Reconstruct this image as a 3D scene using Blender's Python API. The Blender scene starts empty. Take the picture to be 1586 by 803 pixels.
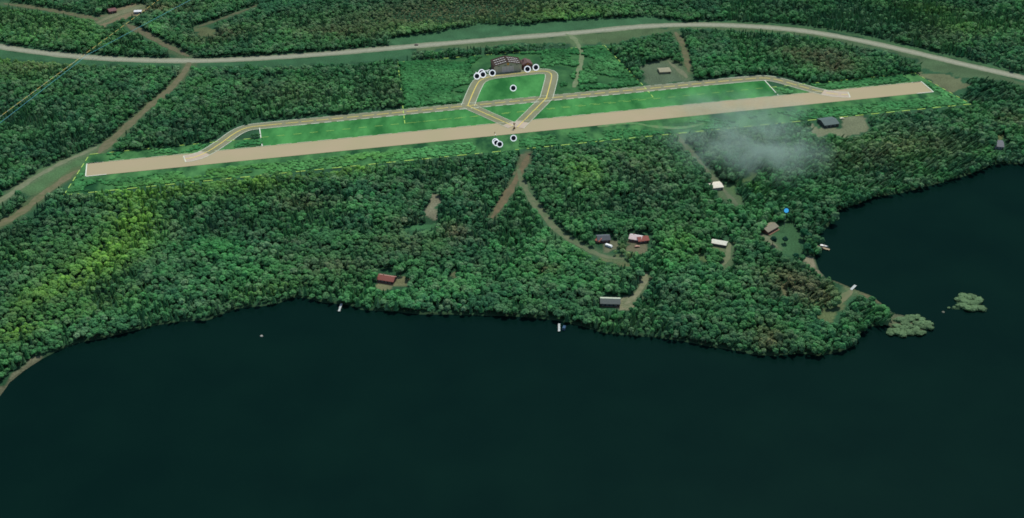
import bpy, bmesh, math, random
import numpy as np
from mathutils import Vector, Matrix
random.seed(11); RNG = np.random.default_rng(5)
SC = bpy.context.scene
COL = SC.collection
# ------------------------------------------------------------------ camera
F = 2110.0; CX, CY = 793.0, 401.5; H = 660.0
PITCH = math.atan(1281.5 / F); CP, SP = math.cos(PITCH), math.sin(PITCH)

def at(x, y, z=0.0):
    """surveyed plan position of a point seen at photo pixel x, y lying at height z"""
    dx = (x - CX) / F; dy = (CY - y) / F
    vx, vy, vz = dx, CP + dy * SP, -SP + dy * CP
    t = (H - z) / -vz
    return Vector((vx * t, vy * t, z))

def pix(X, Y, Z=0.0):
    """numpy: world to photo pixel"""
    X = np.asarray(X, float); Y = np.asarray(Y, float); Zr = np.asarray(Z, float) - H
    d = Y * CP - Zr * SP
    u = Y * SP + Zr * CP
    return CX + F * X / d, CY - F * u / d

cam = bpy.data.cameras.new("camera"); camo = bpy.data.objects.new("camera", cam); COL.objects.link(camo)
camo.location = (0, 0, H); camo.rotation_euler = (math.pi / 2 - PITCH, 0, 0)
cam.sensor_width = 36; cam.lens = 36 * F / 1586; cam.clip_start = 1; cam.clip_end = 40000
SC.camera = camo

# ------------------------------------------------------------------ light
SUN_EL, SUN_AZ = math.radians(60), math.radians(22)      # azimuth from +Y towards +X
w = bpy.data.worlds.new("World"); SC.world = w; w.use_nodes = True
nt = w.node_tree; bg = nt.nodes["Background"]
sky = nt.nodes.new("ShaderNodeTexSky"); sky.sky_type = 'NISHITA'; sky.sun_disc = False
sky.sun_elevation = SUN_EL; sky.sun_rotation = SUN_AZ; sky.air_density = 1.0; sky.dust_density = 1.0
nt.links.new(sky.outputs[0], bg.inputs[0]); bg.inputs[1].default_value = 0.15
sl = bpy.data.lights.new("sun", 'SUN'); sl.energy = 3.5; sl.angle = math.radians(0.5); sl.color = (1, .95, .86)
so = bpy.data.objects.new("sun", sl); COL.objects.link(so)
sdir = Vector((math.sin(SUN_AZ) * math.cos(SUN_EL), math.cos(SUN_AZ) * math.cos(SUN_EL), math.sin(SUN_EL)))
so.rotation_euler = sdir.to_track_quat('Z', 'Y').to_euler(); so.location = (0, 1200, 500)
SC.view_settings.view_transform = 'Standard'; SC.view_settings.look = 'None'; SC.view_settings.exposure = 0
SC.cycles.max_bounces = 5; SC.cycles.diffuse_bounces = 3; SC.cycles.glossy_bounces = 2
SC.cycles.transparent_max_bounces = 6; SC.cycles.volume_bounces = 0
SC.cycles.filter_width = 1.75

# ------------------------------------------------------------------ materials
def material(name, color=(.5, .5, .5), rough=.85, spec=.2, var=0.0, scale=.3, color2=None, metallic=0.0, detail=4.0, stretch=None):
    m = bpy.data.materials.new(name); m.use_nodes = True
    t = m.node_tree; b = t.nodes["Principled BSDF"]
    b.inputs["Roughness"].default_value = rough
    b.inputs["Specular IOR Level"].default_value = spec
    b.inputs["Metallic"].default_value = metallic
    b.inputs["Base Color"].default_value = (*color, 1)
    if var > 0 or color2:
        g = t.nodes.new("ShaderNodeNewGeometry")
        n = t.nodes.new("ShaderNodeTexNoise"); n.inputs["Scale"].default_value = scale
        n.inputs["Detail"].default_value = detail; n.inputs["Roughness"].default_value = .6
        if stretch:
            mp = t.nodes.new("ShaderNodeMapping"); mp.inputs["Rotation"].default_value = (0, 0, stretch[0])
            mp.inputs["Scale"].default_value = (1, stretch[1], 1)
            t.links.new(g.outputs["Position"], mp.inputs[0]); t.links.new(mp.outputs[0], n.inputs["Vector"])
        else:
            t.links.new(g.outputs["Position"], n.inputs["Vector"])
        r = t.nodes.new("ShaderNodeValToRGB")
        c2 = color2 or tuple(c * (1 + var) for c in color)
        c1 = color if color2 else tuple(c * (1 - var) for c in color)
        r.color_ramp.elements[0].position = .36; r.color_ramp.elements[1].position = .64
        r.color_ramp.elements[0].color = (*c1, 1); r.color_ramp.elements[1].color = (*c2, 1)
        t.links.new(n.outputs["Fac"], r.inputs[0]); t.links.new(r.outputs[0], b.inputs["Base Color"])
    return m

def foliage(name, src):
    """leaf material; src = 'OBJECT' (object colour) or 'INSTANCER' (tint stored on the scatter points) or 'VERTEX'"""
    m = bpy.data.materials.new(name); m.use_nodes = True
    t = m.node_tree; b = t.nodes["Principled BSDF"]
    b.inputs["Roughness"].default_value = .8; b.inputs["Specular IOR Level"].default_value = .12
    if src == 'OBJECT':
        a = t.nodes.new("ShaderNodeObjectInfo"); col = a.outputs["Color"]
    else:
        a = t.nodes.new("ShaderNodeAttribute"); a.attribute_name = "tint"
        a.attribute_type = 'INSTANCER'; col = a.outputs["Color"]
    g = t.nodes.new("ShaderNodeNewGeometry")
    n = t.nodes.new("ShaderNodeTexNoise"); n.inputs["Scale"].default_value = 1.1; n.inputs["Detail"].default_value = 4
    n.inputs["Roughness"].default_value = .7
    t.links.new(g.outputs["Position"], n.inputs["Vector"])
    mr = t.nodes.new("ShaderNodeMapRange"); mr.inputs[1].default_value = .3; mr.inputs[2].default_value = .7
    mr.inputs[3].default_value = .68; mr.inputs[4].default_value = 1.4
    t.links.new(n.outputs["Fac"], mr.inputs[0])
    mx = t.nodes.new("ShaderNodeVectorMath"); mx.operation = 'SCALE'
    t.links.new(col, mx.inputs[0]); t.links.new(mr.outputs[0], mx.inputs["Scale"])
    t.links.new(mx.outputs[0], b.inputs["Base Color"])
    tr = t.nodes.new("ShaderNodeBsdfTranslucent"); t.links.new(mx.outputs[0], tr.inputs[0])
    ms = t.nodes.new("ShaderNodeMixShader"); ms.inputs[0].default_value = .45
    t.links.new(b.outputs[0], ms.inputs[1]); t.links.new(tr.outputs[0], ms.inputs[2]); t.links.new(ms.outputs[0], t.nodes["Material Output"].inputs["Surface"])
    return m

# ------------------------------------------------------------------ object helpers
def tag(o, label=None, cat=None, group=None, kind=None):
    if label: o["label"] = label
    if cat: o["category"] = cat
    if group: o["group"] = group
    if kind: o["kind"] = kind
    return o

def empty(name, loc, rz=0.0, label=None, cat=None, group=None):
    o = bpy.data.objects.new(name, None); COL.objects.link(o); o.location = loc; o.rotation_euler = (0, 0, rz)
    o.empty_display_size = .5
    return tag(o, label, cat, group)

def mesh_obj(name, verts, faces, mat, parent=None, smooth=False):
    me = bpy.data.meshes.new(name); me.from_pydata([tuple(v) for v in verts], [], faces); me.update()
    if mat: me.materials.append(mat)
    if smooth:
        for p in me.polygons: p.use_smooth = True
    o = bpy.data.objects.new(name, me); COL.objects.link(o)
    if parent: o.parent = parent
    return o

class MB:
    def __init__(s): s.v = []; s.f = []
    def add(s, vs, fs):
        k = len(s.v); s.v += [tuple(v) for v in vs]; s.f += [tuple(i + k for i in f) for f in fs]; return s
    def box(s, x0, x1, y0, y1, z0, z1, M=None):
        vs = [Vector((x, y, z)) for z in (z0, z1) for (x, y) in ((x0, y0), (x1, y0), (x1, y1), (x0, y1))]
        if M: vs = [M @ v for v in vs]
        return s.add(vs, [(3, 2, 1, 0), (4, 5, 6, 7), (0, 1, 5, 4), (1, 2, 6, 5), (2, 3, 7, 6), (3, 0, 4, 7)])
    def cyl(s, c, r0, r1, z0, z1, n=10):
        vs = [(c[0] + r * math.cos(2 * math.pi * i / n), c[1] + r * math.sin(2 * math.pi * i / n), z) for (r, z) in ((r0, z0), (r1, z1)) for i in range(n)]
        fs = [(i, (i + 1) % n, n + (i + 1) % n, n + i) for i in range(n)] + [tuple(range(n - 1, -1, -1)), tuple(range(n, 2 * n))]
        return s.add(vs, fs)
    def prism(s, prof, y0, y1):
        """profile in x,z extruded along y"""
        n = len(prof)
        vs = [(x, y0, z) for x, z in prof] + [(x, y1, z) for x, z in prof]
        return s.add(vs, [tuple(range(n)), tuple(range(2 * n - 1, n - 1, -1))] + [((i + 1) % n, i, n + i, n + (i + 1) % n) for i in range(n)])
    def build(s, name, mat, parent=None): return mesh_obj(name, s.v, s.f, mat, parent)

def resample(pts, step):
    out = [pts[0]]
    for a, b in zip(pts, pts[1:]):
        n = max(1, int((b - a).length / step))
        for k in range(1, n + 1): out.append(a.lerp(b, k / n))
    return out

def smooth_path(pts, it=2):
    for _ in range(it):
        q = [pts[0]]
        for a, b in zip(pts, pts[1:]): q += [a.lerp(b, .25), a.lerp(b, .75)]
        q.append(pts[-1]); pts = q
    return pts

def frames(pts):
    out = []
    for i, p in enumerate(pts):
        d = (pts[min(i + 1, len(pts) - 1)] - pts[max(i - 1, 0)]); d.z = 0; d.normalize()
        out.append((p, d, Vector((-d.y, d.x, 0))))
    return out

def ribbon(mb, pts, w0, w1, z, rag=0.0, wob=None):
    fr = frames(pts); vs = []; n = len(fr)
    for i, (p, d, nn) in enumerate(fr):
        k = wob[i] if wob is not None else 1.0
        a = w0 * k + random.uniform(-rag, rag); b = w1 * k + random.uniform(-rag, rag)
        vs.append((p.x + nn.x * a, p.y + nn.y * a, z)); vs.append((p.x + nn.x * b, p.y + nn.y * b, z))
    mb.add(vs, [(2 * i, 2 * i + 1, 2 * i + 3, 2 * i + 2)[::-1] for i in range(n - 1)])
    return mb

def dashes(mb, pts, width, z, on, off):
    pts = resample(pts, 1.0); acc = 0; seg = []
    for a, b in zip(pts, pts[1:]):
        if acc % (on + off) < on: seg.append(a)
        else:
            if len(seg) > 1: ribbon(mb, seg + [a], width / 2, -width / 2, z)
            seg = []
        acc += (b - a).length
    if len(seg) > 1: ribbon(mb, seg, width / 2, -width / 2, z)
    return mb

def P(lst, z=0.0): return [at(x, y, z) for x, y in lst]

# ------------------------------------------------------------------ plan (measured off the view)
SHORE = [(-200, 740), (-60, 660), (0, 614), (15, 592), (40, 572), (65, 556), (85, 545), (120, 531), (160, 524), (200, 514), (240, 504), (280, 498), (322, 496), (345, 486), (370, 477), (400, 475),
         (430, 470), (455, 460), (480, 463), (500, 469), (530, 471), (545, 474), (560, 480), (600, 482), (650, 487), (700, 487), (750, 489), (800, 490), (860, 496), (900, 505), (935, 516),
         (980, 520), (1020, 523), (1060, 529), (1100, 537), (1140, 543), (1165, 549), (1200, 551), (1235, 547), (1270, 551), (1300, 545), (1325, 535), (1322, 524), (1345, 506), (1375, 503),
         (1390, 512), (1425, 515), (1443, 503), (1430, 491), (1405, 489), (1385, 485), (1350, 457), (1325, 448), (1300, 437), (1280, 430), (1269, 418), (1264, 404), (1262, 390), (1268, 376), (1264, 366),
         (1284, 350), (1290, 328), (1320, 319), (1350, 306), (1400, 298), (1450, 285), (1500, 271), (1540, 254), (1580, 254), (1640, 250), (1800, 235)]
ISLE = [(1466, 479), (1484, 473), (1480, 464), (1494, 457), (1510, 458), (1519, 466), (1520, 480), (1505, 482), (1490, 479)]
LAND = [at(x, y) for x, y in SHORE] + [Vector((9000, 2500, 0)), Vector((9000, 12000, 0)), Vector((-9000, 12000, 0)), Vector((-9000, 600, 0))]

def inside(px, py, poly):
    px = np.asarray(px); py = np.asarray(py); r = np.zeros(px.shape, bool); n = len(poly)
    for i in range(n):
        x0, y0 = poly[i][0], poly[i][1]; x1, y1 = poly[(i + 1) % n][0], poly[(i + 1) % n][1]
        if y0 == y1: continue
        c = ((y0 > py) != (y1 > py)) & (px < (x1 - x0) * (py - y0) / (y1 - y0) + x0)
        r ^= c
    return r

def dist_to(px, py, poly, closed=False):
    d = np.full(np.shape(px), 1e9); n = len(poly)
    for i in range(n if closed else n - 1):
        a = poly[i]; b = poly[(i + 1) % n]
        vx, vy = b[0] - a[0], b[1] - a[1]; L = vx * vx + vy * vy + 1e-9
        t = np.clip(((px - a[0]) * vx + (py - a[1]) * vy) / L, 0, 1)
        d = np.minimum(d, np.hypot(px - a[0] - t * vx, py - a[1] - t * vy))
    return d

LAT = RNG.random((256, 256))
def vnoise(x, y, s, k=0):
    x = np.asarray(x, float) / s + 37.3 * k + 500; y = np.asarray(y, float) / s + 11.7 * k + 500
    xi = np.floor(x).astype(int); yi = np.floor(y).astype(int); fx = x - xi; fy = y - yi
    fx = fx * fx * (3 - 2 * fx); fy = fy * fy * (3 - 2 * fy)
    g = lambda a, b: LAT[a % 256, b % 256]
    return (g(xi, yi) * (1 - fx) + g(xi + 1, yi) * fx) * (1 - fy) + (g(xi, yi + 1) * (1 - fx) + g(xi + 1, yi + 1) * fx) * fy
def fbm(x, y, s, k=0): return (vnoise(x, y, s, k) + .5 * vnoise(x, y, s / 2, k + 3) + .25 * vnoise(x, y, s / 4, k + 7)) / 1.75

RUNWAY = [(135, 254), (1427, 127), (1446, 143), (133, 274)]
BOUND = [(139, 240), (1417, 114), (1504, 162), (99, 303)]
APRON = [(616, 97), (936, 71), (997, 134), (1012, 152), (627, 192)]
LOOP = [(724.5, 164.5), (731, 148), (739.7, 129), (745.4, 124.2), (756.8, 119.6), (779.5, 116.8), (802, 114.5), (825, 112), (836, 111), (847.5, 111.4), (853, 114), (855, 118.5), (851.5, 133), (846, 153)]
PARA = [(286, 247), (302, 244.5), (320, 237), (345, 221), (363, 207), (382, 198), (410, 195), (560, 180.5), (725, 164.5), (846, 153), (1000, 138.3), (1100, 128.5), (1160, 122.7), (1185, 121), (1206, 124.5), (1238, 134), (1272, 143), (1296, 147), (1315, 147.3)]
CONN_A = [(724.5, 164.5), (795, 196)]
CONN_B = [(846, 153), (801, 198)]
ROAD = [(-140, 52), (-60, 63), (0, 73), (50, 80.5), (100, 86), (150, 90.5), (210, 93.5), (293, 95), (340, 94), (400, 91), (500, 84.5), (600, 75.5), (700, 67), (800, 58.5), (880, 52.5), (950, 45.5), (1000, 41), (1060, 38.5),
        (1120, 39), (1200, 43.5), (1250, 49), (1300, 57), (1350, 67), (1400, 78), (1450, 90), (1500, 102), (1550, 113), (1620, 129), (1720, 150)]

LG = (.20, .20, .115)      # pale gravel, albedo
# tracks: name, pixels, width m, colour, colour2, label bits
TRACKS = [
    ("dirt_track", [(293, 97), (291, 104), (280, 120), (258, 144), (232, 164), (208, 186), (188, 204), (168, 222), (150, 240)], 9, (.105, .095, .05), (.16, .12, .075)),
    ("dirt_track", [(128, 262), (112, 268), (92, 284), (70, 298), (45, 320), (20, 338), (-10, 352), (-60, 380)], 8.5, (.10, .10, .045), (.17, .125, .075)),
    ("gravel_track", [(150, 228), (130, 238), (104, 248), (78, 262), (50, 277), (24, 295), (0, 312), (-50, 345)], 6.5, (.13, .15, .085), (.20, .20, .125)),
    ("gravel_track", [(876, 53), (888, 58), (896, 70), (902, 86), (899, 100), (894, 120), (889, 136)], 7, (.12, .17, .075), (.18, .21, .115)),
    ("dirt_track", [(1046, 50), (1053, 60), (1059, 74), (1063, 88), (1067, 112)], 7, (.08, .09, .04), (.14, .10, .06)),
    ("gravel_track", [(1034, 94), (1044, 103), (1056, 112), (1064, 121)], 6, (.11, .12, .07), (.17, .16, .10)),
    ("dirt_track", [(820, 238), (808, 262), (797, 284), (780, 310), (762, 338)], 7, (.10, .075, .045), (.17, .10, .06)),
    ("gravel_track", [(803, 262), (806, 276), (815, 295), (828, 316), (845, 336), (862, 358), (884, 372), (908, 386), (934, 398), (968, 402)], 6.5, (.08, .11, .055), (.14, .14, .08)),
    ("gravel_track", [(1048, 208), (1062, 226), (1080, 248), (1098, 268), (1116, 288), (1130, 306), (1142, 318)], 5.5, (.085, .105, .06), (.13, .13, .08)),
    ("gravel_drive", [(968, 472), (978, 464), (990, 452), (997, 438), (1001, 422)], 5.5, (.15, .15, .085), (.24, .22, .14)),
    ("gravel_drive", [(1130, 377), (1128, 392), (1119, 412)], 6, (.12, .14, .075), (.17, .17, .10)),
    ("gravel_drive", [(1176, 362), (1188, 368), (1193, 376), (1204, 384)], 7, (.12, .13, .075), (.18, .17, .11)),
    ("dirt_track", [(1320, 449), (1306, 462), (1296, 476)], 6, (.11, .13, .06), (.18, .15, .085)),
    ("dirt_track", [(6, 6), (40, 10), (90, 18), (136, 27), (158, 33)], 9, (.07, .085, .04), (.15, .095, .06)),
    ("dirt_track", [(196, 38), (224, 52), (248, 66), (272, 78), (292, 88)], 10, (.08, .09, .045), (.15, .09, .065)),
    ("gravel_track", [(150, 36), (172, 26), (196, 17), (226, 8)], 11, (.12, .13, .07), (.19, .17, .10)),
    ("dirt_track", [(300, 44), (330, 34), (370, 20), (400, 8)], 5, (.05, .07, .035), (.12, .085, .05)),
    ("grass_track", [(925, 197), (950, 193), (985, 190.5), (1005, 196), (1040, 199), (1065, 198), (1090, 192)], 6, (.06, .20, .06), (.16, .22, .09)),
]
# open ground painted on the terrain: polygon, colour, keep trees out
G1 = (.035, .12, .045); G2 = (.055, .125, .045); TAN = (.125, .145, .082)
OPEN = [
    ([(-100, 82), (0, 78), (60, 85), (120, 91), (293, 97), (400, 95), (500, 88), (600, 79), (640, 77), (640, 88), (560, 97), (450, 101), (300, 104), (180, 101), (80, 97), (0, 90), (-100, 84)], (.03, .095, .04)),
    ([(640, 72), (800, 60), (880, 55), (960, 47), (1060, 41), (1130, 41), (1220, 46), (1300, 59), (1300, 63), (1220, 52), (1130, 46), (1060, 46), (1020, 52), (985, 60), (960, 66), (935, 69), (880, 68), (800, 69), (740, 73), (690, 77), (640, 80)], (.06, .105, .045)),
    ([(600, 60), (680, 50), (740, 38), (810, 40), (850, 34), (930, 30), (1010, 26), (1060, 34), (1000, 40), (900, 50), (800, 57), (700, 65), (620, 72)], (.035, .105, .045)),
    ([(1060, 34), (1200, 40), (1300, 52), (1420, 79), (1560, 111), (1560, 106), (1440, 78), (1330, 52), (1240, 38), (1120, 32)], (.04, .10, .04)),
    ([(1300, 60), (1400, 81), (1500, 104), (1600, 128), (1600, 136), (1540, 124), (1490, 118), (1430, 108), (1420, 96), (1380, 82), (1300, 66)], (.055, .10, .045)),
    ([(1420, 112), (1460, 116), (1490, 120), (1500, 132), (1480, 146), (1450, 135)], (.10, .12, .06)),
    ([(62, 262), (100, 246), (150, 226), (190, 200), (196, 206), (165, 238), (130, 262), (104, 282), (80, 294), (60, 300), (40, 306), (30, 296)], (.06, .125, .05)),
    ([(148, 38), (150, 26), (170, 16), (200, 8), (226, 6), (226, 16), (214, 24), (180, 32), (166, 42)], (.15, .13, .075)),
    ([(300, 46), (316, 42), (340, 46), (330, 56), (306, 56)], (.08, .10, .045)),
    ([(668, 298), (680, 302), (684, 314), (677, 326), (676, 346), (660, 340), (654, 332), (664, 318)], (.15, .155, .10)),
    ([(612, 428), (628, 428), (636, 444), (612, 447), (586, 450), (578, 444)], (.13, .14, .07)),
    ([(990, 104), (1015, 96), (1036, 92), (1058, 104), (1066, 126), (1012, 133), (996, 124)], (.07, .105, .06)),
    ([(1250, 188), (1264, 194), (1300, 200), (1304, 184), (1330, 180), (1346, 192), (1342, 206), (1310, 212), (1280, 208), (1262, 216), (1252, 206)], TAN),
    ([(930, 372), (956, 372), (958, 386), (942, 390), (930, 384)], (.11, .12, .07)),
    ([(966, 372), (1000, 376), (1004, 384), (996, 394), (970, 388)], (.12, .12, .07)),
    ([(930, 396), (968, 396), (976, 412), (960, 412), (938, 408)], (.10, .12, .055)),
    ([(962, 462), (980, 458), (984, 476), (966, 480), (956, 476)], (.19, .18, .11)),
    ([(1125, 286), (1142, 282), (1140, 296), (1150, 318), (1130, 318), (1120, 300)], (.06, .12, .045)),
    ([(1105, 292), (1122, 294), (1136, 312), (1112, 308)], (.07, .11, .05)),
    ([(1204, 352), (1212, 342), (1226, 346), (1236, 358), (1244, 372), (1240, 392), (1224, 400), (1206, 392), (1190, 382), (1186, 368)], (.034, .095, .038)),
    ([(1240, 398), (1262, 398), (1268, 416), (1280, 430), (1262, 424), (1248, 414)], (.17, .16, .10)),
    ([(1284, 430), (1325, 448), (1352, 458), (1384, 484), (1376, 482), (1346, 462), (1318, 454), (1300, 446)], (.12, .115, .06)),
    ([(1100, 378), (1126, 382), (1136, 390), (1120, 396), (1108, 388)], (.09, .12, .055)),
    ([(1262, 480), (1276, 478), (1296, 484), (1300, 494), (1280, 500), (1258, 494)], (.085, .12, .05)),
    ([(1204, 436), (1214, 440), (1220, 462), (1212, 466), (1206, 452)], (.11, .12, .06)),
    ([(1078, 388), (1096, 398), (1094, 408), (1080, 404)], (.08, .13, .05)), ([(1296, 452), (1312, 462), (1304, 478), (1294, 474)], (.12, .12, .06)),
    ([(1150, 284), (1172, 272), (1166, 264), (1156, 268), (1146, 278)], (.075, .13, .05)), ([(1376, 486), (1450, 486), (1450, 520), (1376, 520)], (.09, .11, .06)),
    ([(620, 352), (650, 348), (676, 350), (660, 356), (630, 358)], (.04, .13, .05)), ([(690, 424), (704, 418), (712, 424), (700, 432)], (.10, .12, .06)),
    ([(804, 240), (824, 238), (818, 256), (806, 272), (798, 268)], (.12, .11, .07)),
    ([(1540, 202), (1552, 214), (1548, 226), (1538, 220)], (.10, .13, .05)),
    ([(0, 596), (30, 568), (58, 552), (68, 556), (40, 578), (14, 600), (0, 620), (-60, 665), (-60, 640)], (.12, .125, .075)),
]

# ------------------------------------------------------------------ raster of "no trees" in plan-view pixels
RX0, RY0, RW, RH = -160, -90, 1900, 900
KEEP = np.ones((RH, RW), bool)
gy, gx = np.mgrid[0:RH, 0:RW]; gxf = gx + RX0 + .5; gyf = gy + RY0 + .5
_land_px = [tuple(map(float, p)) for p in SHORE] + [(2500, 200), (2500, -500), (-1000, -500), (-1000, 740)]
KEEP &= inside(gxf, gyf, _land_px)
WESTF = [(402, 196), (724.5, 164.5), (797, 199), (406, 227.5)]; EASTF = [(846, 153), (1184, 121.5), (1206, 149), (797, 199)]
for poly in [BOUND, APRON, WESTF, EASTF, LOOP, [(724.5, 164.5), (846, 153), (797, 199)], [(1394, 478), (1450, 478), (1450, 525), (1388, 525)]] + [p for p, c in OPEN]: KEEP &= ~inside(gxf, gyf, poly)
def carve(pts, w):
    pts = smooth_path(P(pts), 2)
    ks = np.append(np.arange(-w, w, .45), w)
    for p, d, n in frames(resample(pts, .45)):
        x, y = pix(p.x + n.x * ks, p.y + n.y * ks)
        i = (y - RY0).astype(int); j = (x - RX0).astype(int); m = (i >= 0) & (i < RH) & (j >= 0) & (j < RW)
        KEEP[i[m], j[m]] = False
carve(ROAD, 9.5); carve(PARA, 12.5); carve(LOOP, 9)
for t in TRACKS: carve(t[1], t[2] / 2 + 1.1)
# footprints of the houses
for (x0, x1, y0, y1) in ((582, 614, 419, 443), (918, 947, 362, 381), (970, 1009, 361, 381), (1100, 1123, 281, 298), (1098, 1127, 372, 386), (1182, 1209, 346, 367), (928, 963, 459, 478), (1265, 1302, 185, 201),
                         (1535, 1556, 217, 233), (1018, 1043, 103, 117), (206, 222, 16, 24), (168, 184, 14, 24), (936, 950, 378, 387)):
    KEEP[y0 - RY0:y1 - RY0, x0 - RX0:x1 - RX0] = False
def keep_at(px, py):
    i = np.clip((py - RY0).astype(int), 0, RH - 1); j = np.clip((px - RX0).astype(int), 0, RW - 1)
    return KEEP[i, j]

# ------------------------------------------------------------------ terrain
xs = np.concatenate([-np.geomspace(9000, 700, 24)[:-1], np.arange(-700, 800, 2.6), np.geomspace(800, 9000, 24)])
ys = np.concatenate([np.linspace(-600, 780, 12), np.arange(800, 1860, 2.8), np.geomspace(1870, 12000, 22)])
GX, GY = np.meshgrid(xs, ys)
landpoly = [(p.x, p.y) for p in LAND]; isle = [tuple(at(x, y)[:2]) for x, y in ISLE]
ins = inside(GX, GY, landpoly); sd = dist_to(GX, GY, landpoly[:len(SHORE)])
isl = inside(GX, GY, isle); sdi = dist_to(GX, GY, isle, True)
sd = np.where(ins, sd, -sd); sdi = np.where(isl, sdi, -sdi); S = np.maximum(sd, sdi)
GZ = np.where(S > 0, np.minimum(0, -.5 + S * .12), -.5 + np.maximum(S * .25, -6))
GZ = np.where(S > 4.2, 0, GZ)
nA = fbm(GX, GY, 60, 1); nB = fbm(GX, GY, 14, 2)
base = np.array([.020, .068, .030])
CC = base[None, None] * (.6 + .9 * nB[..., None])
PX, PY = pix(GX, GY)
wx = PX + (nB - .5) * 22; wy = PY + (fbm(GX, GY, 12, 9) - .5) * 11
for poly, c in OPEN:
    xs_ = [p[0] for p in poly]; ys_ = [p[1] for p in poly]
    m = (PX > min(xs_) - 12) & (PX < max(xs_) + 12) & (PY > min(ys_) - 8) & (PY < max(ys_) + 8) & (GY > 700)
    idx = np.nonzero(m)
    ok = inside(wx[idx], wy[idx], poly)
    v = (.72 + .55 * nB[idx])[:, None] * np.array(c)[None]
    cur = CC[idx]; cur[ok] = v[ok]; CC[idx] = cur
for nm_, pts_, wd_, c1_, c2_ in TRACKS:
    pl_ = [(p.x, p.y) for p in smooth_path(P(pts_), 1)]
    xa = [p[0] for p in pl_]; ya = [p[1] for p in pl_]
    idx = np.nonzero((GX > min(xa) - 14) & (GX < max(xa) + 14) & (GY > min(ya) - 14) & (GY < max(ya) + 14))
    dd_ = dist_to(GX[idx], GY[idx], pl_) + (nB[idx] - .5) * 9
    k_ = np.clip(1.15 - (dd_ - wd_ / 2) / 5.5, 0, 1)[:, None] * .75
    CC[idx] = CC[idx] * (1 - k_) + (np.array(c1_) * .55 + np.array([.045, .12, .05]) * .45) * k_
shal = (S < 3) & (S > -6)
CC = np.where(shal[..., None], CC * .6 + np.array([.03, .034, .016]) * .4, CC)
nx, ny = len(xs), len(ys)
me = bpy.data.meshes.new("ground")
co = np.stack([GX, GY, GZ], -1).reshape(-1, 3)
ii = (np.arange(ny - 1)[:, None] * nx + np.arange(nx - 1)[None]).reshape(-1)
quads = np.stack([ii, ii + 1, ii + nx + 1, ii + nx], -1)
me.vertices.add(len(co)); me.vertices.foreach_set("co", co.ravel())
me.loops.add(quads.size); me.loops.foreach_set("vertex_index", quads.ravel())
me.polygons.add(len(quads)); me.polygons.foreach_set("loop_start", np.arange(0, quads.size, 4)); me.update(calc_edges=True)
ca = me.color_attributes.new("soil", 'FLOAT_COLOR', 'POINT')
ca.data.foreach_set("color", np.concatenate([CC.reshape(-1, 3), np.ones((len(co), 1))], 1).astype(np.float32).ravel())
gm = bpy.data.materials.new("ground_soil"); gm.use_nodes = True
t = gm.node_tree; b = t.nodes["Principled BSDF"]; b.inputs["Roughness"].default_value = .95; b.inputs["Specular IOR Level"].default_value = .1
a = t.nodes.new("ShaderNodeAttribute"); a.attribute_name = "soil"
g = t.nodes.new("ShaderNodeNewGeometry"); n = t.nodes.new("ShaderNodeTexNoise"); n.inputs["Scale"].default_value = .6; n.inputs["Detail"].default_value = 5
mr = t.nodes.new("ShaderNodeMapRange"); mr.inputs[1].default_value = .3; mr.inputs[2].default_value = .7; mr.inputs[3].default_value = .7; mr.inputs[4].default_value = 1.3
mx = t.nodes.new("ShaderNodeVectorMath"); mx.operation = 'SCALE'
t.links.new(g.outputs["Position"], n.inputs["Vector"]); t.links.new(n.outputs["Fac"], mr.inputs[0]); t.links.new(a.outputs["Color"], mx.inputs[0]); t.links.new(mr.outputs[0], mx.inputs["Scale"]); t.links.new(mx.outputs[0], b.inputs["Base Color"])
me.materials.append(gm)
go = bpy.data.objects.new("ground", me); COL.objects.link(go); tag(go, kind='structure', label="dark forest floor with grassy clearings", cat="ground")

# lake
wm = bpy.data.materials.new("lake_water"); wm.use_nodes = True
t = wm.node_tree; b = t.nodes["Principled BSDF"]
b.inputs["Base Color"].default_value = (.0028, .0135, .0115, 1); b.inputs["Roughness"].default_value = .22; b.inputs["Specular IOR Level"].default_value = .06
g = t.nodes.new("ShaderNodeNewGeometry"); n = t.nodes.new("ShaderNodeTexNoise"); n.inputs["Scale"].default_value = .012; n.inputs["Detail"].default_value = 5
r = t.nodes.new("ShaderNodeValToRGB"); r.color_ramp.elements[0].position = .35; r.color_ramp.elements[1].position = .7
r.color_ramp.elements[0].color = (.0014, .0098, .0078, 1); r.color_ramp.elements[1].color = (.0020, .0125, .0092, 1)
t.links.new(g.outputs["Position"], n.inputs["Vector"]); t.links.new(n.outputs["Fac"], r.inputs[0]); t.links.new(r.outputs[0], b.inputs["Base Color"])
n2 = t.nodes.new("ShaderNodeTexNoise"); n2.inputs["Scale"].default_value = .5; n2.inputs["Detail"].default_value = 3
bp = t.nodes.new("ShaderNodeBump"); bp.inputs["Strength"].default_value = .15; bp.inputs["Distance"].default_value = .3
t.links.new(g.outputs["Position"], n2.inputs["Vector"]); t.links.new(n2.outputs["Fac"], bp.inputs["Height"])
b.inputs["Specular IOR Level"].default_value = 0; b.inputs["IOR"].default_value = 1.0
gl = t.nodes.new("ShaderNodeBsdfGlossy"); gl.inputs["Roughness"].default_value = .18; gl.inputs["Color"].default_value = (.5, .9, .85, 1); t.links.new(bp.outputs[0], gl.inputs["Normal"])
ms = t.nodes.new("ShaderNodeMixShader"); ms.inputs[0].default_value = .004
t.links.new(b.outputs[0], ms.inputs[1]); t.links.new(gl.outputs[0], ms.inputs[2]); t.links.new(ms.outputs[0], t.nodes["Material Output"].inputs["Surface"])
lk = mesh_obj("lake_water", [(-9000, -600, -.5), (9000, -600, -.5), (9000, 12000, -.5), (-9000, 12000, -.5)], [(0, 1, 2, 3)], wm)
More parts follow.
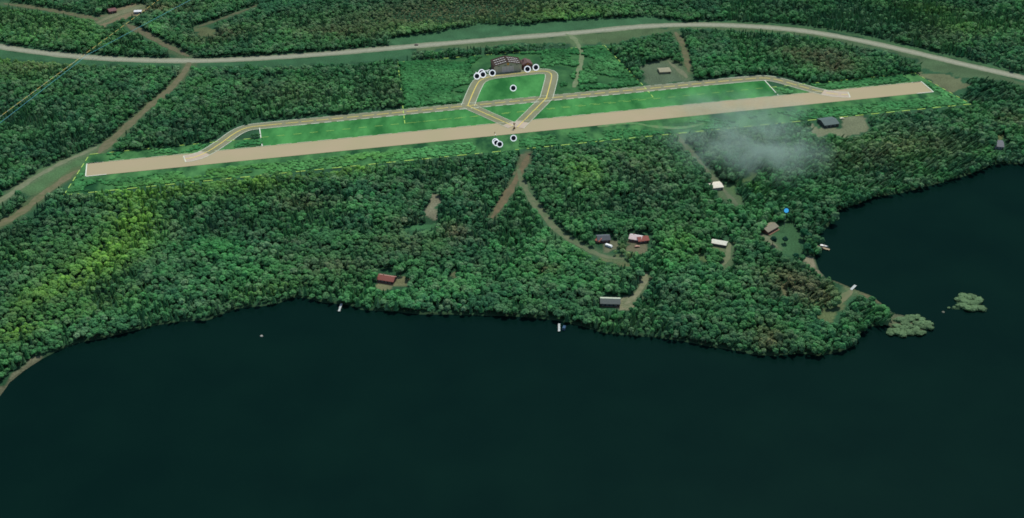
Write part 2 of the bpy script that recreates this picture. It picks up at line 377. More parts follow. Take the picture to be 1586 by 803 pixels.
tag(lk, "dark green still lake water", "lake", kind='structure')

# ------------------------------------------------------------------ roads, runway, markings
def sheet(name, pxs, z, mat, label, cat, grid=None):
    o = mesh_obj(name, [(*at(x, y)[:2], z) for x, y in pxs], [tuple(range(len(pxs)))], mat)
    if o.data.polygons[0].normal.z < 0: o.data.flip_normals()
    return tag(o, label, cat, kind='structure')

ROADM = material("road_gravel", (.21, .23, .165), .95, .1, scale=.25, color2=(.26, .275, .20))
SHOUL = material("shoulder_gravel", (.15, .175, .11), .95, .1, scale=.2, color2=(.21, .225, .15))
road = smooth_path(P(ROAD), 2)
rp = resample(road, 4)
wob = np.array([1 + .25 * (vnoise(p.x, p.y, 18, 4) - .5) for p in rp])
tag(ribbon(MB(), rp, 8.0, -7.0, .03, .35, wob).build("road_shoulder", SHOUL), "pale dusty shoulders of the curving forest road", "road", kind='structure')
tag(ribbon(MB(), rp, 4.3, -4.0, .08, .08).build("road", ROADM), "pale grey two lane road curving through the forest", "road", kind='structure')
LINEM = material("road_line", (.34, .33, .22), .9, .1, var=.2, scale=.4)
tag(ribbon(MB(), rp, .35, -.35, .13).build("road_centre_marking", LINEM), "worn pale centre line of the forest road", "road marking", kind='structure')
for i, (nm, pts, wd, c1, c2) in enumerate(TRACKS):
    c1 = tuple(a * .8 + b * .2 for a, b in zip(c1, (.06, .15, .07))); c2 = tuple(a * .68 + b * .32 for a, b in zip(c2, (.09, .15, .08)))
    m = material(nm + "_soil", c1, .95, .1, scale=.16, color2=c2)
    pp = resample(smooth_path(P(pts), 2), 2.2)
    L = len(pp)
    wb = np.array([(1 + .9 * (vnoise(p.x, p.y, 11, i) - .5)) * min(1, .35 + min(k, L - 1 - k) * .12) for k, p in enumerate(pp)])
    z = .22 if nm == "grass_track" or i == 3 else .05 + .006 * i
    o = ribbon(MB(), pp, wd / 2, -wd / 2, z, .45, wb).build(nm, m)
    tag(o, None, "track", kind='structure')

GRASS = material("mown_grass", (.014, .105, .024), .95, .08, scale=.035, color2=(.058, .24, .062), detail=8, stretch=(.5, .45))
SCRUBG = material("scrub_grass", (.009, .055, .02), .95, .08, scale=.05, color2=(.068, .205, .062), detail=8, stretch=(.5, .5))
SAND = material("runway_sand", (.325, .288, .168), .95, .1, scale=.022, color2=(.345, .29, .178), detail=3)
TAXI = material("taxiway_gravel", (.165, .18, .10), .95, .1, scale=.05, color2=(.20, .205, .13), detail=6)
TAXI2 = material("taxiway_crossing", (.40, .335, .25), .95, .1, var=.05, scale=.1)
WHITE = material("white_marking", (.62, .66, .55), .8, .1, var=.08, scale=.5)
WHITE2 = material("faded_white_marking", (.52, .58, .46), .8, .1, var=.15, scale=.2)
YEL = material("yellow_marking", (.60, .50, .12), .8, .1, var=.08, scale=.5)
YG = material("lime_marking", (.38, .58, .12), .8, .1, var=.08, scale=.5)

sheet("airfield_verge_field", BOUND, .06, SCRUBG, "rough green strip around the sandy runway", "field")
APRG = material('apron_grass', (.016, .07, .025), .95, .08, scale=.05, color2=(.045, .14, .045), detail=8)
sheet("apron_field", APRON, .10, APRG, "bright green scrub around the hangar", "field")
sheet("loop_field", LOOP, .16, GRASS, "bright green grass inside the taxiway loop", "field")
sheet("triangle_field", [(724.5, 164.5), (846, 153), (812, 190), (797, 199)], .16, GRASS, "bright green grass triangle above the runway", "field")
sheet("west_field", [(402, 196), (724.5, 164.5), (797, 199), (406, 227.5)], .16, GRASS, "bright green grass between runway and taxiway, western side", "field")
sheet("east_field", [(846, 153), (1184, 121.5), (1206, 149), (797, 199)], .17, GRASS, "bright green grass between runway and taxiway, eastern side", "field")
sheet("runway", RUNWAY, .24, SAND, "long flat sandy tan runway", "runway")

def taxi(name, pts, w, z, label):
    pp = resample(smooth_path(P(pts), 2), 4)
    tag(ribbon(MB(), pp, w / 2, -w / 2, z).build(name, TAXI), label, "taxiway", kind='structure')
    return pp
TW = 15.0
pA = taxi("taxiway", PARA, TW, .30, "olive grey taxiway running parallel to the runway")
pL = taxi("taxiway", LOOP, TW, .32, "olive grey taxiway looping past the hangar")
pC = taxi("taxiway", CONN_A, TW, .34, "olive grey taxiway slanting down right to the runway")
pD = taxi("taxiway", CONN_B, TW, .36, "olive grey taxiway slanting down left to the runway")
mb = MB()
for pp in (pA, pC, pD):
    xs1, ys1 = pix([p.x for p in pp], [p.y for p in pp]); inn = inside(xs1, ys1, RUNWAY); run = []
    for p, q in zip(pp + [None], list(inn) + [False]):
        if q: run.append(p)
        else:
            if len(run) > 1: ribbon(mb, run, TW / 2, -TW / 2, .38 + .01 * (pp is pD) + .02 * (pp is pC))
            run = []
tag(mb.build("taxiway_threshold", TAXI2), "pale pinkish ends of the taxiways where they cross onto the runway", "taxiway", kind='structure')
# edges and centre lines
mb = MB()
for pp in (pA,):
    n = len(pp)
    k0, k1 = int(n * .19), int(n * .80)
    for sgn in (1, -1):
        o = sgn * (TW / 2)
        for a, b2 in ((0, k0), (k1, n)):
            ribbon(mb, pp[a:b2 + 1], o + .35, o - .35, .42)
for a, b2, dx in ((0, 1, 0),):
    for idx in (0, -1):
        p, d, nn = frames(pA)[idx]
        ribbon(mb, [p + nn * (TW / 2), p - nn * (TW / 2)], .5, -.5, .43)
tag(mb.build("taxiway_edge_marking", WHITE2), "thin white edge lines where the parallel taxiway bends", "marking", kind='structure')
mb = MB()
n = len(pA); mid = pA[int(n * .19):int(n * .80)]
for o in (TW / 2, -TW / 2): 
    off = [p + nn * o for p, d, nn in frames(mid)]
    dashes(mb, off, 1.0 if o < 0 else .5, .44, 9, 5)
for pp, ww in ((pL, .55), (pC, .45), (pD, .45)):
    fr = frames(pp)
    for o in (TW / 2, -TW / 2): ribbon(mb, [p + nn * o for p, d, nn in fr], ww / 2, -ww / 2, .46)
tag(mb.build("taxiway_edge_marking", WHITE2), "broken white edge lines of the taxiways", "marking", kind='structure')
mb = MB()
ribbon(mb, pA[:int(n * .17)], .55, -.55, .48); dashes(mb, pA[int(n * .17):], 1.0, .48, 13, 4)
for pp in (pL, pC, pD): ribbon(mb, pp, .5, -.5, .50)
tag(mb.build("taxiway_centre_marking", YEL), "yellow centre lines of the taxiways", "marking", kind='structure')
# runway ends and thin field ends
mb = MB()
for a, c in (((134.5, 254.5), (132.7, 273.5)), ((1427, 127.3), (1445.5, 142.8)), ((402, 199), (406, 227)), ((1184, 125), (1206, 149))):
    ribbon(mb, P([a, c]), .5, -.5, .5)
for a, c in (((135, 254), (160, 251.6)), ((133, 274), (165, 270.8)), ((1427, 127), (1412, 128.5)), ((1446, 143), (1420, 145.6))):
    ribbon(mb, P([a, c]), .5, -.5, .5)
tag(mb.build("runway_end_marking", WHITE), "white end lines across the runway and grass fields", "marking", kind='structure')
mb = MB()
dashes(mb, P([(135, 254), (1427, 127)]), .8, .5, 16, 6)
tag(mb.build("runway_edge_marking", material("faint_marking", (.45, .47, .32), .9, .1, var=.1)), "faint pale dashes along the far runway edge", "marking", kind='structure')
mb = MB()
def ytop(x): return 240 + (x - 139) * (114 - 240) / (1417 - 139)
for xa, xb, ww in ((139, 400, .95), (403, 1190, .45), (1192, 1417, .95)): dashes(mb, P([(xa, ytop(xa)), (xb, ytop(xb))]), ww, .52, 9, 9)
dashes(mb, P([BOUND[1], BOUND[2]]), .8, .52, 6, 6)
dashes(mb, P([BOUND[2], BOUND[3]]), 1.1, .52, 10, 9)
dashes(mb, P([BOUND[3], BOUND[0]]), .8, .52, 9, 6)
tag(mb.build("airfield_boundary_marking", YG), "lime green dashed line round the runway strip", "marking", kind='structure')
mb = MB()
dashes(mb, P([APRON[0], APRON[1]]), .95, .53, 9, 9); dashes(mb, P([APRON[1], APRON[2], APRON[3]]), .8, .53, 7, 5)
dashes(mb, P([APRON[4], APRON[0]]), .8, .53, 8, 5); dashes(mb, P([APRON[3], APRON[4]]), .3, .53, 9, 8)
tag(mb.build("apron_boundary_marking", YG), "lime green dashed line round the hangar plot", "marking", kind='structure')

# survey lines slung over the canopy at the top left
def tube_line(name, pts, z, r, mat, on, off, label):
    mb = MB(); a, b2 = P(pts, z); d = (b2 - a); L = d.length; d.normalize(); s = Vector((-d.y, d.x, 0)); up = Vector((0, 0, 1)); k = 0.0
    while k < L:
        p, q = a + d * k, a + d * min(L, k + on)
        vs = [c + s * r * math.cos(t2) + up * r * math.sin(t2) for c in (p, q) for t2 in [math.pi / 3 * j for j in range(6)]]
        mb.add(vs, [(j, (j + 1) % 6, 6 + (j + 1) % 6, 6 + j) for j in range(6)] + [(5, 4, 3, 2, 1, 0), (6, 7, 8, 9, 10, 11)])
        k += on + off
    if on > 50: return tag(mb.build(name, mat), label, "line")
    e = empty(name, (0, 0, 0), 0, label, "line")
    for q in range(len(mb.v) // 12):
        m1 = MB(); m1.v = mb.v[q * 12:q * 12 + 12]; m1.f = [tuple(i - q * 12 for i in f) for f in mb.f if q * 12 <= f[0] < q * 12 + 12]; m1.build("dash", mat, e)
    return e
tube_line("survey_line", [(-30, 203), (262, -12)], 13, .22, material("amber_tape", (.62, .50, .14), .6), 9, 5, "yellow dashed line crossing the forest at the top left")
tube_line("survey_line", [(-30, 203), (132, 84)], 12.2, .17, material("pale_tape", (.50, .60, .50), .6), 400, 5, "pale line running beside the yellow dashes at the far left")
tube_line("survey_line", [(-30, 214), (132, 88), (310, -8)][0:2], 11.6, .15, material("cyan_tape", (.12, .45, .50), .6), 900, 1, "cyan line below the yellow dashes at the far left")
tube_line("survey_line", [(132, 87), (310, -8)], 11.6, .15, bpy.data.materials["cyan_tape"], 900, 1.2, "cyan line from the road up to the top edge")

# ------------------------------------------------------------------ tree prototypes
BARK = material("bark", (.07, .055, .04), .95, .1, var=.3, scale=2)
def lump(vs, fs, c, r, sq, rnd, sub=1):
    bm = bmesh.new(); bmesh.ops.create_icosphere(bm, subdivisions=sub + 1, radius=1.0)
    k = len(vs)
    for v in bm.verts:
        q = 1 + rnd.uniform(-.26, .26)
        vs.append((c[0] + v.co.x * r * q, c[1] + v.co.y * r * q, c[2] + v.co.z * r * q * sq))
    fs += [tuple(v.index + k for v in f.verts) for f in bm.faces]
    bm.free()
def leafquads(vs, fs, c, R, sq, n, s, rnd):
    for _ in range(n):
        d = Vector((rnd.gauss(0, 1), rnd.gauss(0, 1), rnd.gauss(0, 1))).normalized()
        p = Vector((c[0] + d.x * R * rnd.uniform(.85, 1.16), c[1] + d.y * R * rnd.uniform(.85, 1.16), c[2] + d.z * R * sq * rnd.uniform(.85, 1.16)))
        u = Vector((rnd.gauss(0, 1), rnd.gauss(0, 1), rnd.gauss(0, 1))).normalized(); v = u.cross(Vector((rnd.random(), rnd.random(), rnd.random())))
        v.normalize(); k = len(vs); ss = s * rnd.uniform(.6, 1.3)
        vs += [tuple(p + u * ss), tuple(p + v * ss), tuple(p - u * ss), tuple(p - v * ss * .7)]
        fs.append((k, k + 1, k + 2, k + 3))
def broadleaf(seed, W=2.9, Hc=3.0, base=3.2, n=11):
    rnd = random.Random(seed); vs = []; fs = []
    lump(vs, fs, (0, 0, base + Hc * .8), W * .62, 1.0, rnd)
    for i in range(n):
        a = 2.4 * i + rnd.uniform(-.5, .5); rr = W * math.sqrt((i + .6) / n) * .74
        z = base + Hc * (1.45 - .95 * (rr / W) ** 1.6) + rnd.uniform(-.5, .4) - Hc * .25
        r = rnd.uniform(.75, 1.25) * W / 2.7
        c = (rr * math.cos(a), rr * math.sin(a), z)
        lump(vs, fs, c, r, .85, rnd); leafquads(vs, fs, c, r, .85, 16, .34, rnd)
    return vs, fs
def conifer(seed, W=2.0, Ht=9.5):
    rnd = random.Random(seed); vs = []; fs = []; tiers = 7
    for i in range(tiers):
        z = 1.5 + (Ht - 1.8) * i / tiers; r = W * (1 - i / tiers) ** .85 + .18; h = Ht / tiers * 1.7; n = 11; k = len(vs)
        ph = rnd.random() * 6
        for j in range(n):
            q = r * rnd.uniform(.66, 1.18); a = ph + 2 * math.pi * j / n
            vs.append((q * math.cos(a), q * math.sin(a), z + rnd.uniform(-.35, .25)))
        vs.append((rnd.uniform(-.1, .1), rnd.uniform(-.1, .1), min(Ht, z + h)))
        for j in range(n): fs.append((k + j, k + (j + 1) % n, k + n))
        leafquads(vs, fs, (0, 0, z + .3), r * .85, .4, 14, .3, rnd)
    return vs, fs
def trunk(Ht, r0, seed, limbs=True):
    rnd = random.Random(seed); mb = MB(); mb.cyl((0, 0), r0, r0 * .35, 0, Ht, 7)
    if limbs:
        for i in range(5):
            a = rnd.uniform(0, 6.28); z = Ht * rnd.uniform(.5, .8); L = rnd.uniform(1.2, 2.0)
            p = Vector((0, 0, z)); q = p + Vector((math.cos(a) * L, math.sin(a) * L, L * .7)); s = Vector((-math.sin(a), math.cos(a), 0)) * r0 * .35; up = Vector((0, 0, r0 * .35))
            mb.add([p + s, p + up, p - s, q + s * .4, q + up * .4, q - s * .4], [(0, 1, 4, 3), (1, 2, 5, 4), (2, 0, 3, 5)])
    return mb.v, mb.f
FOL_I = foliage("forest_foliage", 'INSTANCER'); FOL_O = foliage("tree_foliage", 'OBJECT')
SHAPES = []   # (crown verts, faces, trunk verts, faces, kind)
for s_, (W, Hc, base, n) in enumerate([(2.9, 3.0, 3.0, 12), (3.3, 2.6, 2.8, 14), (2.5, 3.4, 3.0, 10), (3.0, 2.4, 3.4, 12), (2.2, 2.8, 2.6, 9), (3.5, 3.2, 3.2, 15)]):
    c = broadleaf(s_ + 1, W, Hc, base, n); SHAPES.append((*c, *trunk(base + Hc * .9, .26, s_), 'broadleaf'))
for s_, (W, Ht) in enumerate([(1.9, 9.5), (2.2, 8.5), (1.6, 10.2)]):
    c = conifer(s_ + 50, W, Ht); SHAPES.append((*c, *trunk(Ht * .8, .2, s_ + 9, False), 'conifer'))
def mk_mesh(name, v, f, mats, mi=None):
    me = bpy.data.meshes.new(name); me.from_pydata(v, [], f); me.update()
    for m in mats: me.materials.append(m)
    if mi is not None: me.polygons.foreach_set("material_index", mi)
    return me
PROTO = []
for i, (cv, cf, tv, tf, kd) in enumerate(SHAPES):
    v = list(cv) + list(tv); f = list(cf) + [tuple(a + len(cv) for a in q) for q in tf]
    PROTO.append(bpy.data.objects.new("forest_tree_form", mk_mesh("forest_tree_form", v, f, [FOL_I, BARK], [0] * len(cf) + [1] * len(tf))))
def scatter(name, pts, rot, scl, idx, tint, protos):
    me = bpy.data.meshes.new(name); me.vertices.add(len(pts)); me.vertices.foreach_set("co", np.asarray(pts, np.float32).ravel())
    def at_(nm, ty, key, data):
        a = me.attributes.new(nm, ty, 'POINT'); a.data.foreach_set(key, np.asarray(data).ravel())
    at_("rot", 'FLOAT_VECTOR', "vector", rot.astype(np.float32)); at_("scl", 'FLOAT_VECTOR', "vector", scl.astype(np.float32))
    at_("idx", 'INT', "value", idx.astype(np.int32))
    at_("tint", 'FLOAT_COLOR', "color", np.concatenate([tint, np.ones((len(pts), 1))], 1).astype(np.float32))
    o = bpy.data.objects.new(name, me); COL.objects.link(o)
    ng = bpy.data.node_groups.new(name + "_scatter", 'GeometryNodeTree')
    ng.interface.new_socket(name="Geometry", in_out='INPUT', socket_type='NodeSocketGeometry'); ng.interface.new_socket(name="Geometry", in_out='OUTPUT', socket_type='NodeSocketGeometry')
    N = ng.nodes; gi = N.new("NodeGroupInput"); gout = N.new("NodeGroupOutput"); inst = N.new("GeometryNodeInstanceOnPoints"); join = N.new("GeometryNodeJoinGeometry")
    for p in reversed(protos):
        oi = N.new("GeometryNodeObjectInfo"); oi.inputs["Object"].default_value = p; oi.transform_space = 'ORIGINAL'; oi.inputs["As Instance"].default_value = False
        g2 = N.new("GeometryNodeGeometryToInstance"); ng.links.new(oi.outputs["Geometry"], g2.inputs[0]); ng.links.new(g2.outputs[0], join.inputs[0])
    ng.links.new(gi.outputs[0], inst.inputs["Points"]); ng.links.new(join.outputs[0], inst.inputs["Instance"]); inst.inputs["Pick Instance"].default_value = True
    def na(nm, ty, sock):
        a = N.new("GeometryNodeInputNamedAttribute"); a.data_type = ty; a.inputs["Name"].default_value = nm
        out = [s for s in a.outputs if s.enabled and s.name == "Attribute"][0]; return out
    ng.links.new(na("idx", 'INT', 0), inst.inputs["Instance Index"])
    er = N.new("FunctionNodeEulerToRotation"); ng.links.new(na("rot", 'FLOAT_VECTOR', 0), er.inputs[0]); ng.links.new(er.outputs[0], inst.inputs["Rotation"])
    ng.links.new(na("scl", 'FLOAT_VECTOR', 0), inst.inputs["Scale"]); ng.links.new(inst.outputs[0], gout.inputs[0])
    md = o.modifiers.new("scatter", 'NODES'); md.node_group = ng
    return o

# ------------------------------------------------------------------ tree layout
step = 4.3
X, Y = np.meshgrid(np.arange(-680, 780, step), np.arange(840, 1900, step))
X = X + (np.arange(X.shape[0]) % 2)[:, None] * step / 2
X = (X + RNG.uniform(-.42, .42, X.shape) * step).ravel(); Y = (Y + RNG.uniform(-.42, .42, Y.shape) * step).ravel()
px, py = pix(X, Y)
dense = fbm(X, Y, 55, 21); clump = fbm(X, Y, 22, 33)
size = .60 + .60 * clump + RNG.uniform(-.16, .2, X.shape)
# taller broadleaf clumps in the lower left, small dense trees at the far right
ok = (px > -45) & (px < 1631) & (py > -30) & keep_at(px, py)
p2 = pix(X, Y, 3.2 * size); p3 = pix(X, Y, 6.6 * size)
nearshore = dist_to(X, Y, landpoly[:len(SHORE)])
ok &= keep_at(*p2) & keep_at(*p3) & (nearshore > .2)
ok &= RNG.random(X.shape) < np.clip(1.25 - 1.1 * np.maximum(0, dense - .62) * 3, .4, 1)
# marshy low ground north of the road
def blob(cx, cy, rx, ry, ang=0.0, P0=None):
    qx, qy = (px, py) if P0 is None else P0
    c, s = math.cos(math.radians(ang)), math.sin(math.radians(ang)); ux = (qx - cx) * c + (qy - cy) * s; uy = -(qx - cx) * s + (qy - cy) * c
    return np.exp(-((ux / rx) ** 2 + (uy / ry) ** 2))
marsh = np.clip(blob(700, 22, 150, 20, -4) * 1.2, 0, 1)
size = size * (1 - .45 * marsh)
X, Y, px, py, size, marsh = X[ok], Y[ok], px[ok], py[ok], size[ok], marsh[ok]
N_ = len(X)
# tint
A = np.array([.026, .105, .048]); B = np.array([.046, .165, .056]); C_ = np.array([.085, .165, .088]); Yl = np.array([.105, .255, .048]); R_ = np.array([.15, .115, .07]); L_ = np.array([.045, .22, .065]); O_ = np.array([.125, .155, .072])
t1 = fbm(X, Y, 30, 41)[:, None]; t2 = fbm(X, Y, 12, 42)[:, None]; rr = RNG.random((N_, 1))
tint = A + (B - A) * np.clip((t1 - .3) * 2.4, 0, 1)
tint = tint + (C_ - tint) * np.clip((t2 - .5) * 2.5, 0, 1) * .8
tint = np.where(rr < .10, tint * .6 + L_ * .4, tint); tint = np.where(rr > .93, tint * .5 + C_ * .6, tint)
def mixb(col, w, thr=1.0):
    global tint
    w = np.clip(w * (.45 + .9 * RNG.random(N_)) , 0, 1)[:, None]; tint = tint + (col - tint) * w
for cx, cy, rx, ry, an, s in ((50, 470, 45, 18, -30, .6), (130, 435, 75, 24, -25, .9), (180, 395, 55, 26, -20, 1.0), (210, 345, 40, 34, 0, 1.0), (240, 303, 90, 14, -6, .8), (400, 285, 70, 14, -6, .7), (545, 270, 45, 9, -6, .7), (30, 520, 36, 16, -20, .8), (400, 300, 40, 12, 0, .4), (200, 300, 40, 12, 0, .5),
                              (905, 275, 40, 22, 20, .55), (1050, 380, 24, 14, 0, .5), (1080, 400, 60, 18, 10, .3), (1170, 300, 26, 8, 20, .4), (1440, 20, 60, 8, 5, .45), (1470, 45, 50, 10, 10, .3), (60, 400, 60, 30, 0, .25), (20, 20, 60, 12, 0, .2), (880, 25, 90, 14, 0, .35), (940, 400, 40, 20, 10, .3), (1330, 440, 36, 16, 30, .55), (420, 455, 60, 10, -10, .4), (150, 480, 90, 14, -20, .3), (30, 120, 60, 16, 0, .35), (40, 100, 120, 6, 2, .5), (70, 50, 170, 30, 4, .28), (620, 50, 140, 14, -4, .25), (860, 30, 80, 12, 0, .3), (1500, 45, 90, 16, 5, .25)):
    mixb(Yl, s * blob(cx, cy, rx, ry, an))
for cx, cy, rx, ry, an, s in ((250, 18, 60, 8, 0, .4), (60, 110, 60, 8, 0, .3), (340, 60, 50, 10, -10, .35), (1270, 95, 50, 14, 0, .45), (1290, 110, 30, 8, 0, .5), (1230, 85, 30, 6, 0, .4), (530, 55, 70, 10, 0, .3), (1000, 270, 60, 26, 20, .2), (705, 365, 16, 10, 0, .6), (635, 355, 30, 14, 0, .3), (850, 425, 20, 6, 0, .6), (1230, 450, 60, 20, 15, .35), (470, 320, 40, 10, 0, .3), (1365, 175, 24, 6, 0, .7), (1560, 190, 30, 14, 0, .25), (1035, 180, 40, 10, 0, .25), (700, 20, 130, 16, -4, .35), (445, 150, 60, 20, 0, .2), (1340, 250, 70, 20, -10, .2), (1180, 520, 20, 14, 0, .3), (520, 420, 40, 18, 0, .2)):
    mixb(R_, s * blob(cx, cy, rx, ry, an))
for cx, cy, rx, ry, an, s in ((1215, 440, 32, 16, 10, .8), (1275, 465, 14, 16, 0, .7), (1185, 535, 22, 12, 0, .7), (700, 25, 170, 18, -4, .6), (1140, 225, 80, 22, 10, .4), (1250, 470, 16, 14, 0, .5), (640, 150, 120, 30, 0, .2), (1450, 60, 60, 12, 0, .3), (1400, 230, 90, 22, 0, .4), (970, 395, 16, 14, 0, .8), (620, 385, 60, 16, 0, .3)):
    mixb(O_, s * blob(cx, cy, rx, ry, an))
for cx, cy, rx, ry, an, s in ((350, 395, 30, 14, 0, .9), (320, 385, 40, 10, 0, .6), (610, 460, 60, 16, 0, .5), (360, 430, 60, 20, 0, .35), (1060, 400, 90, 30, 0, .35), (1290, 520, 60, 20, -20, .4), (1240, 300, 80, 30, 0, .3), (780, 440, 50, 20, 0, .35), (880, 410, 60, 30, 0, .25), (1150, 100, 90, 16, 0, .35), (500, 130, 90, 26, 0, .25), (140, 120, 80, 14, 0, .15), (900, 440, 80, 20, 0, .2)):
    mixb(L_, s * blob(cx, cy, rx, ry, an))
for cx, cy, rx, ry, an, s in ((1350, 40, 200, 40, 5, .35), (1180, 20, 80, 18, 0, .35), (40, 200, 140, 40, 0, .2), (340, 210, 90, 20, 0, .35), (500, 20, 90, 20, 0, .3), (1540, 140, 60, 20, 0, .4), (60, 540, 40, 14, 0, .3), (930, 430, 60, 16, 0, .2)):
    mixb(A * .7, s * blob(cx, cy, rx, ry, an))
tint = tint * np.array([2.45, 2.0, 1.95]); tint *= RNG.uniform(.8, 1.2, (N_, 1)) * (.72 + .6 * fbm(X, Y, 45, 71))[:, None]
conif_p = np.clip(.14 + .55 * blob(1350, 30, 260, 50, 5) + .5 * blob(1400, 260, 220, 60, -10) + .35 * (vnoise(X, Y, 60, 50) > .62) + .3 * blob(60, 190, 150, 50) + .25 * blob(1500, 140, 120, 30), 0, .85)
isc = RNG.random(N_) < conif_p
idx = np.where(isc, 6 + RNG.integers(0, 3, N_), RNG.integers(0, 6, N_))
tint = np.where(isc[:, None], tint * .85, tint)
lean = np.clip((px - 900) / 350, 0, 1) * .5 * (py > 100)
rz = RNG.uniform(0, 6.283, N_)
# euler XYZ: spin first about z is last, so lean is set as a world tilt built from matrices
rot = np.zeros((N_, 3)); tx, ty = lean * .75, lean * .95
for i in range(N_):
    if lean[i] > .01:
        M = Matrix.Rotation(tx[i] + random.uniform(-.08, .08), 3, 'X') @ Matrix.Rotation(ty[i] + random.uniform(-.08, .08), 3, 'Y') @ Matrix.Rotation(rz[i], 3, 'Z'); e = M.to_euler()
        rot[i] = (e.x, e.y, e.z)
    else: rot[i] = (random.uniform(-.06, .06), random.uniform(-.06, .06), rz[i])
wd = RNG.uniform(.88, 1.2, N_)
scl = np.stack([size * wd, size * wd * RNG.uniform(.88, 1.12, N_), size * RNG.uniform(.85, 1.2, N_) * (1 + .5 * lean)], 1)
zz = np.zeros(N_)
dist = np.sqrt(X ** 2 + Y ** 2 + H ** 2)
infr = (px > 3) & (px < 1583) & (py > 5)
metric = np.where(infr, size * np.where(isc, .6, 1.0) * wd / dist * 1000, 0) * np.where(py > 380, 1.0, .85)
order = np.argsort(-metric); BIG = set(order[:300].tolist())
rest = np.array([i for i in range(N_) if i not in BIG])
print("TREES", N_)
fo = scatter("forest", np.stack([X, Y, zz], 1)[rest], rot[rest], scl[rest], idx[rest], tint[rest], PROTO)
tag(fo, "dense mixed green forest covering the land around the lake", "forest", kind='stuff')

CM = [mk_mesh("crown", s[0], s[1], [FOL_O]) for s in SHAPES]; TM = [mk_mesh("trunk", s[2], s[3], [BARK]) for s in SHAPES]
MARKS = [((600, 430), "the red roofed cabin"), ((945, 467), "the green roofed house"), ((526, 478), "the small white jetty"), ((866, 508), "the blue boat"), ((990, 370), "the red and white house"),
         ((932, 370), "the dark roofed house"), ((1111, 379), "the long cabin"), ((1195, 356), "the tan cottage"), ((1272, 384), "the tan dock"), ((1321, 446), "the white dock"),
         ((30, 575), "the left gravel beach"), ((668, 325), "the pale gravel clearing"), ((785, 300), "the red dirt track"), ((1111, 289), "the square white roof"), ((1420, 503), "the rocky point"),
         ((405, 521), "the lake rock"), ((1283, 193), "the workshop"), ((1545, 225), "the lakeside grey house"), ((840, 330), "the winding track"), ((60, 320), "the left brown track"),
         ((210, 350), "the yellow green grove"), ((1218, 326), "the blue round marker"), ((1250, 416), "the sandy beach"), ((1190, 548), "the southern shore bulge"), ((240, 500), "the western lake shore"), ((700, 488), "the middle lake shore"), ((1050, 525), "the reach beyond the blue boat")]
def tone(c):
    r, g_, b_ = c
    if r > g_ * 1.05: return "rusty brown"
    if r > g_ * .52: return "yellow green"
    if r > g_ * .42: return "olive green"
    if g_ > .145: return "bright green"
    if b_ > g_ * .5: return "grey green"
    if g_ < .075: return "very dark green"
    return "mid green" if g_ > .105 else "dark green"
def where(x, y):
    (mx_, my_), nm = min(MARKS, key=lambda k: (k[0][0] - x) ** 2 + (1.4 * (k[0][1] - y)) ** 2)
    dx, dy = x - mx_, my_ - y
    if abs(dx) > 2.2 * abs(dy): s = "right of" if dx > 0 else "left of"
    elif abs(dy) > 1.8 * abs(dx): s = "behind" if dy > 0 else "in front of"
    else: s = ("behind and right of" if dx > 0 else "behind and left of") if dy > 0 else ("in front and right of" if dx > 0 else "in front and left of")
    return s + " " + nm, (dx * dx + dy * dy) ** .5
def put_tree(i_shape, loc, rotm, sc, col, label, group):
    kd = SHAPES[i_shape][4]
    e = empty("%s_tree" % kd, loc, 0, label, "tree", group); e.rotation_euler = rotm; e.scale = sc
    c = bpy.data.objects.new("crown", CM[i_shape]); COL.objects.link(c); c.parent = e; c.color = (*col, 1)
    k = bpy.data.objects.new("trunk", TM[i_shape]); COL.objects.link(k); k.parent = e
    return e
groups = {}
for i in order[:300].tolist():
    wh, dd = where(px[i], py[i]); groups.setdefault((SHAPES[idx[i]][4], tone(tint[i]), wh), []).append((dd, i))
ORD = ["nearest", "second nearest", "third nearest", "fourth nearest", "fifth nearest", "sixth nearest", "seventh nearest", "eighth nearest", "ninth nearest", "tenth nearest"]
for (kd, tn, wh), lst in groups.items():
    lst.sort()
    for k, (dd, i) in enumerate(lst):
        lab = "%s %s tree %s" % (tn, kd, wh)
        if len(lst) > 1: lab = "%s %s tree, %s %s" % (tn, kd, ORD[k] if k < 10 else "farther", wh)
        put_tree(int(idx[i]), (X[i], Y[i], 0), rot[i], scl[i], tint[i], lab, "largest trees of the lakeside forest")
# lone trees on the cottage lawn
for k, (x, y, s, c, lab) in enumerate([(1196, 380, 1.0, (.012, .06, .035), "dark green lone tree on the lawn below the tan roofed cottage"), (1215, 378, .8, (.012, .055, .035), "small dark lone tree in the middle of the cottage lawn"),
                                       (1233, 406, 1.0, (.02, .10, .05), "round green lone tree between cottage lawn and sandy beach"), (1250, 392, 1.1, (.02, .10, .045), "green lone tree standing just below the tan dock"),
                                       (1256, 396, .9, (.022, .12, .05), "smaller bright green lone tree at the water below the tan dock"), (1244, 371, 1.1, (.02, .11, .045), "green lone tree left of the landward end of the tan dock"),
                                       (1252, 376, 1.0, (.022, .10, .05), "green lone tree at the landward end of the tan dock")]):
    s *= 1.25; put_tree(k % 6, at(x, y), (0, .1, k * 1.3), (s, s, s), [v * 1.3 for v in c], lab, None)

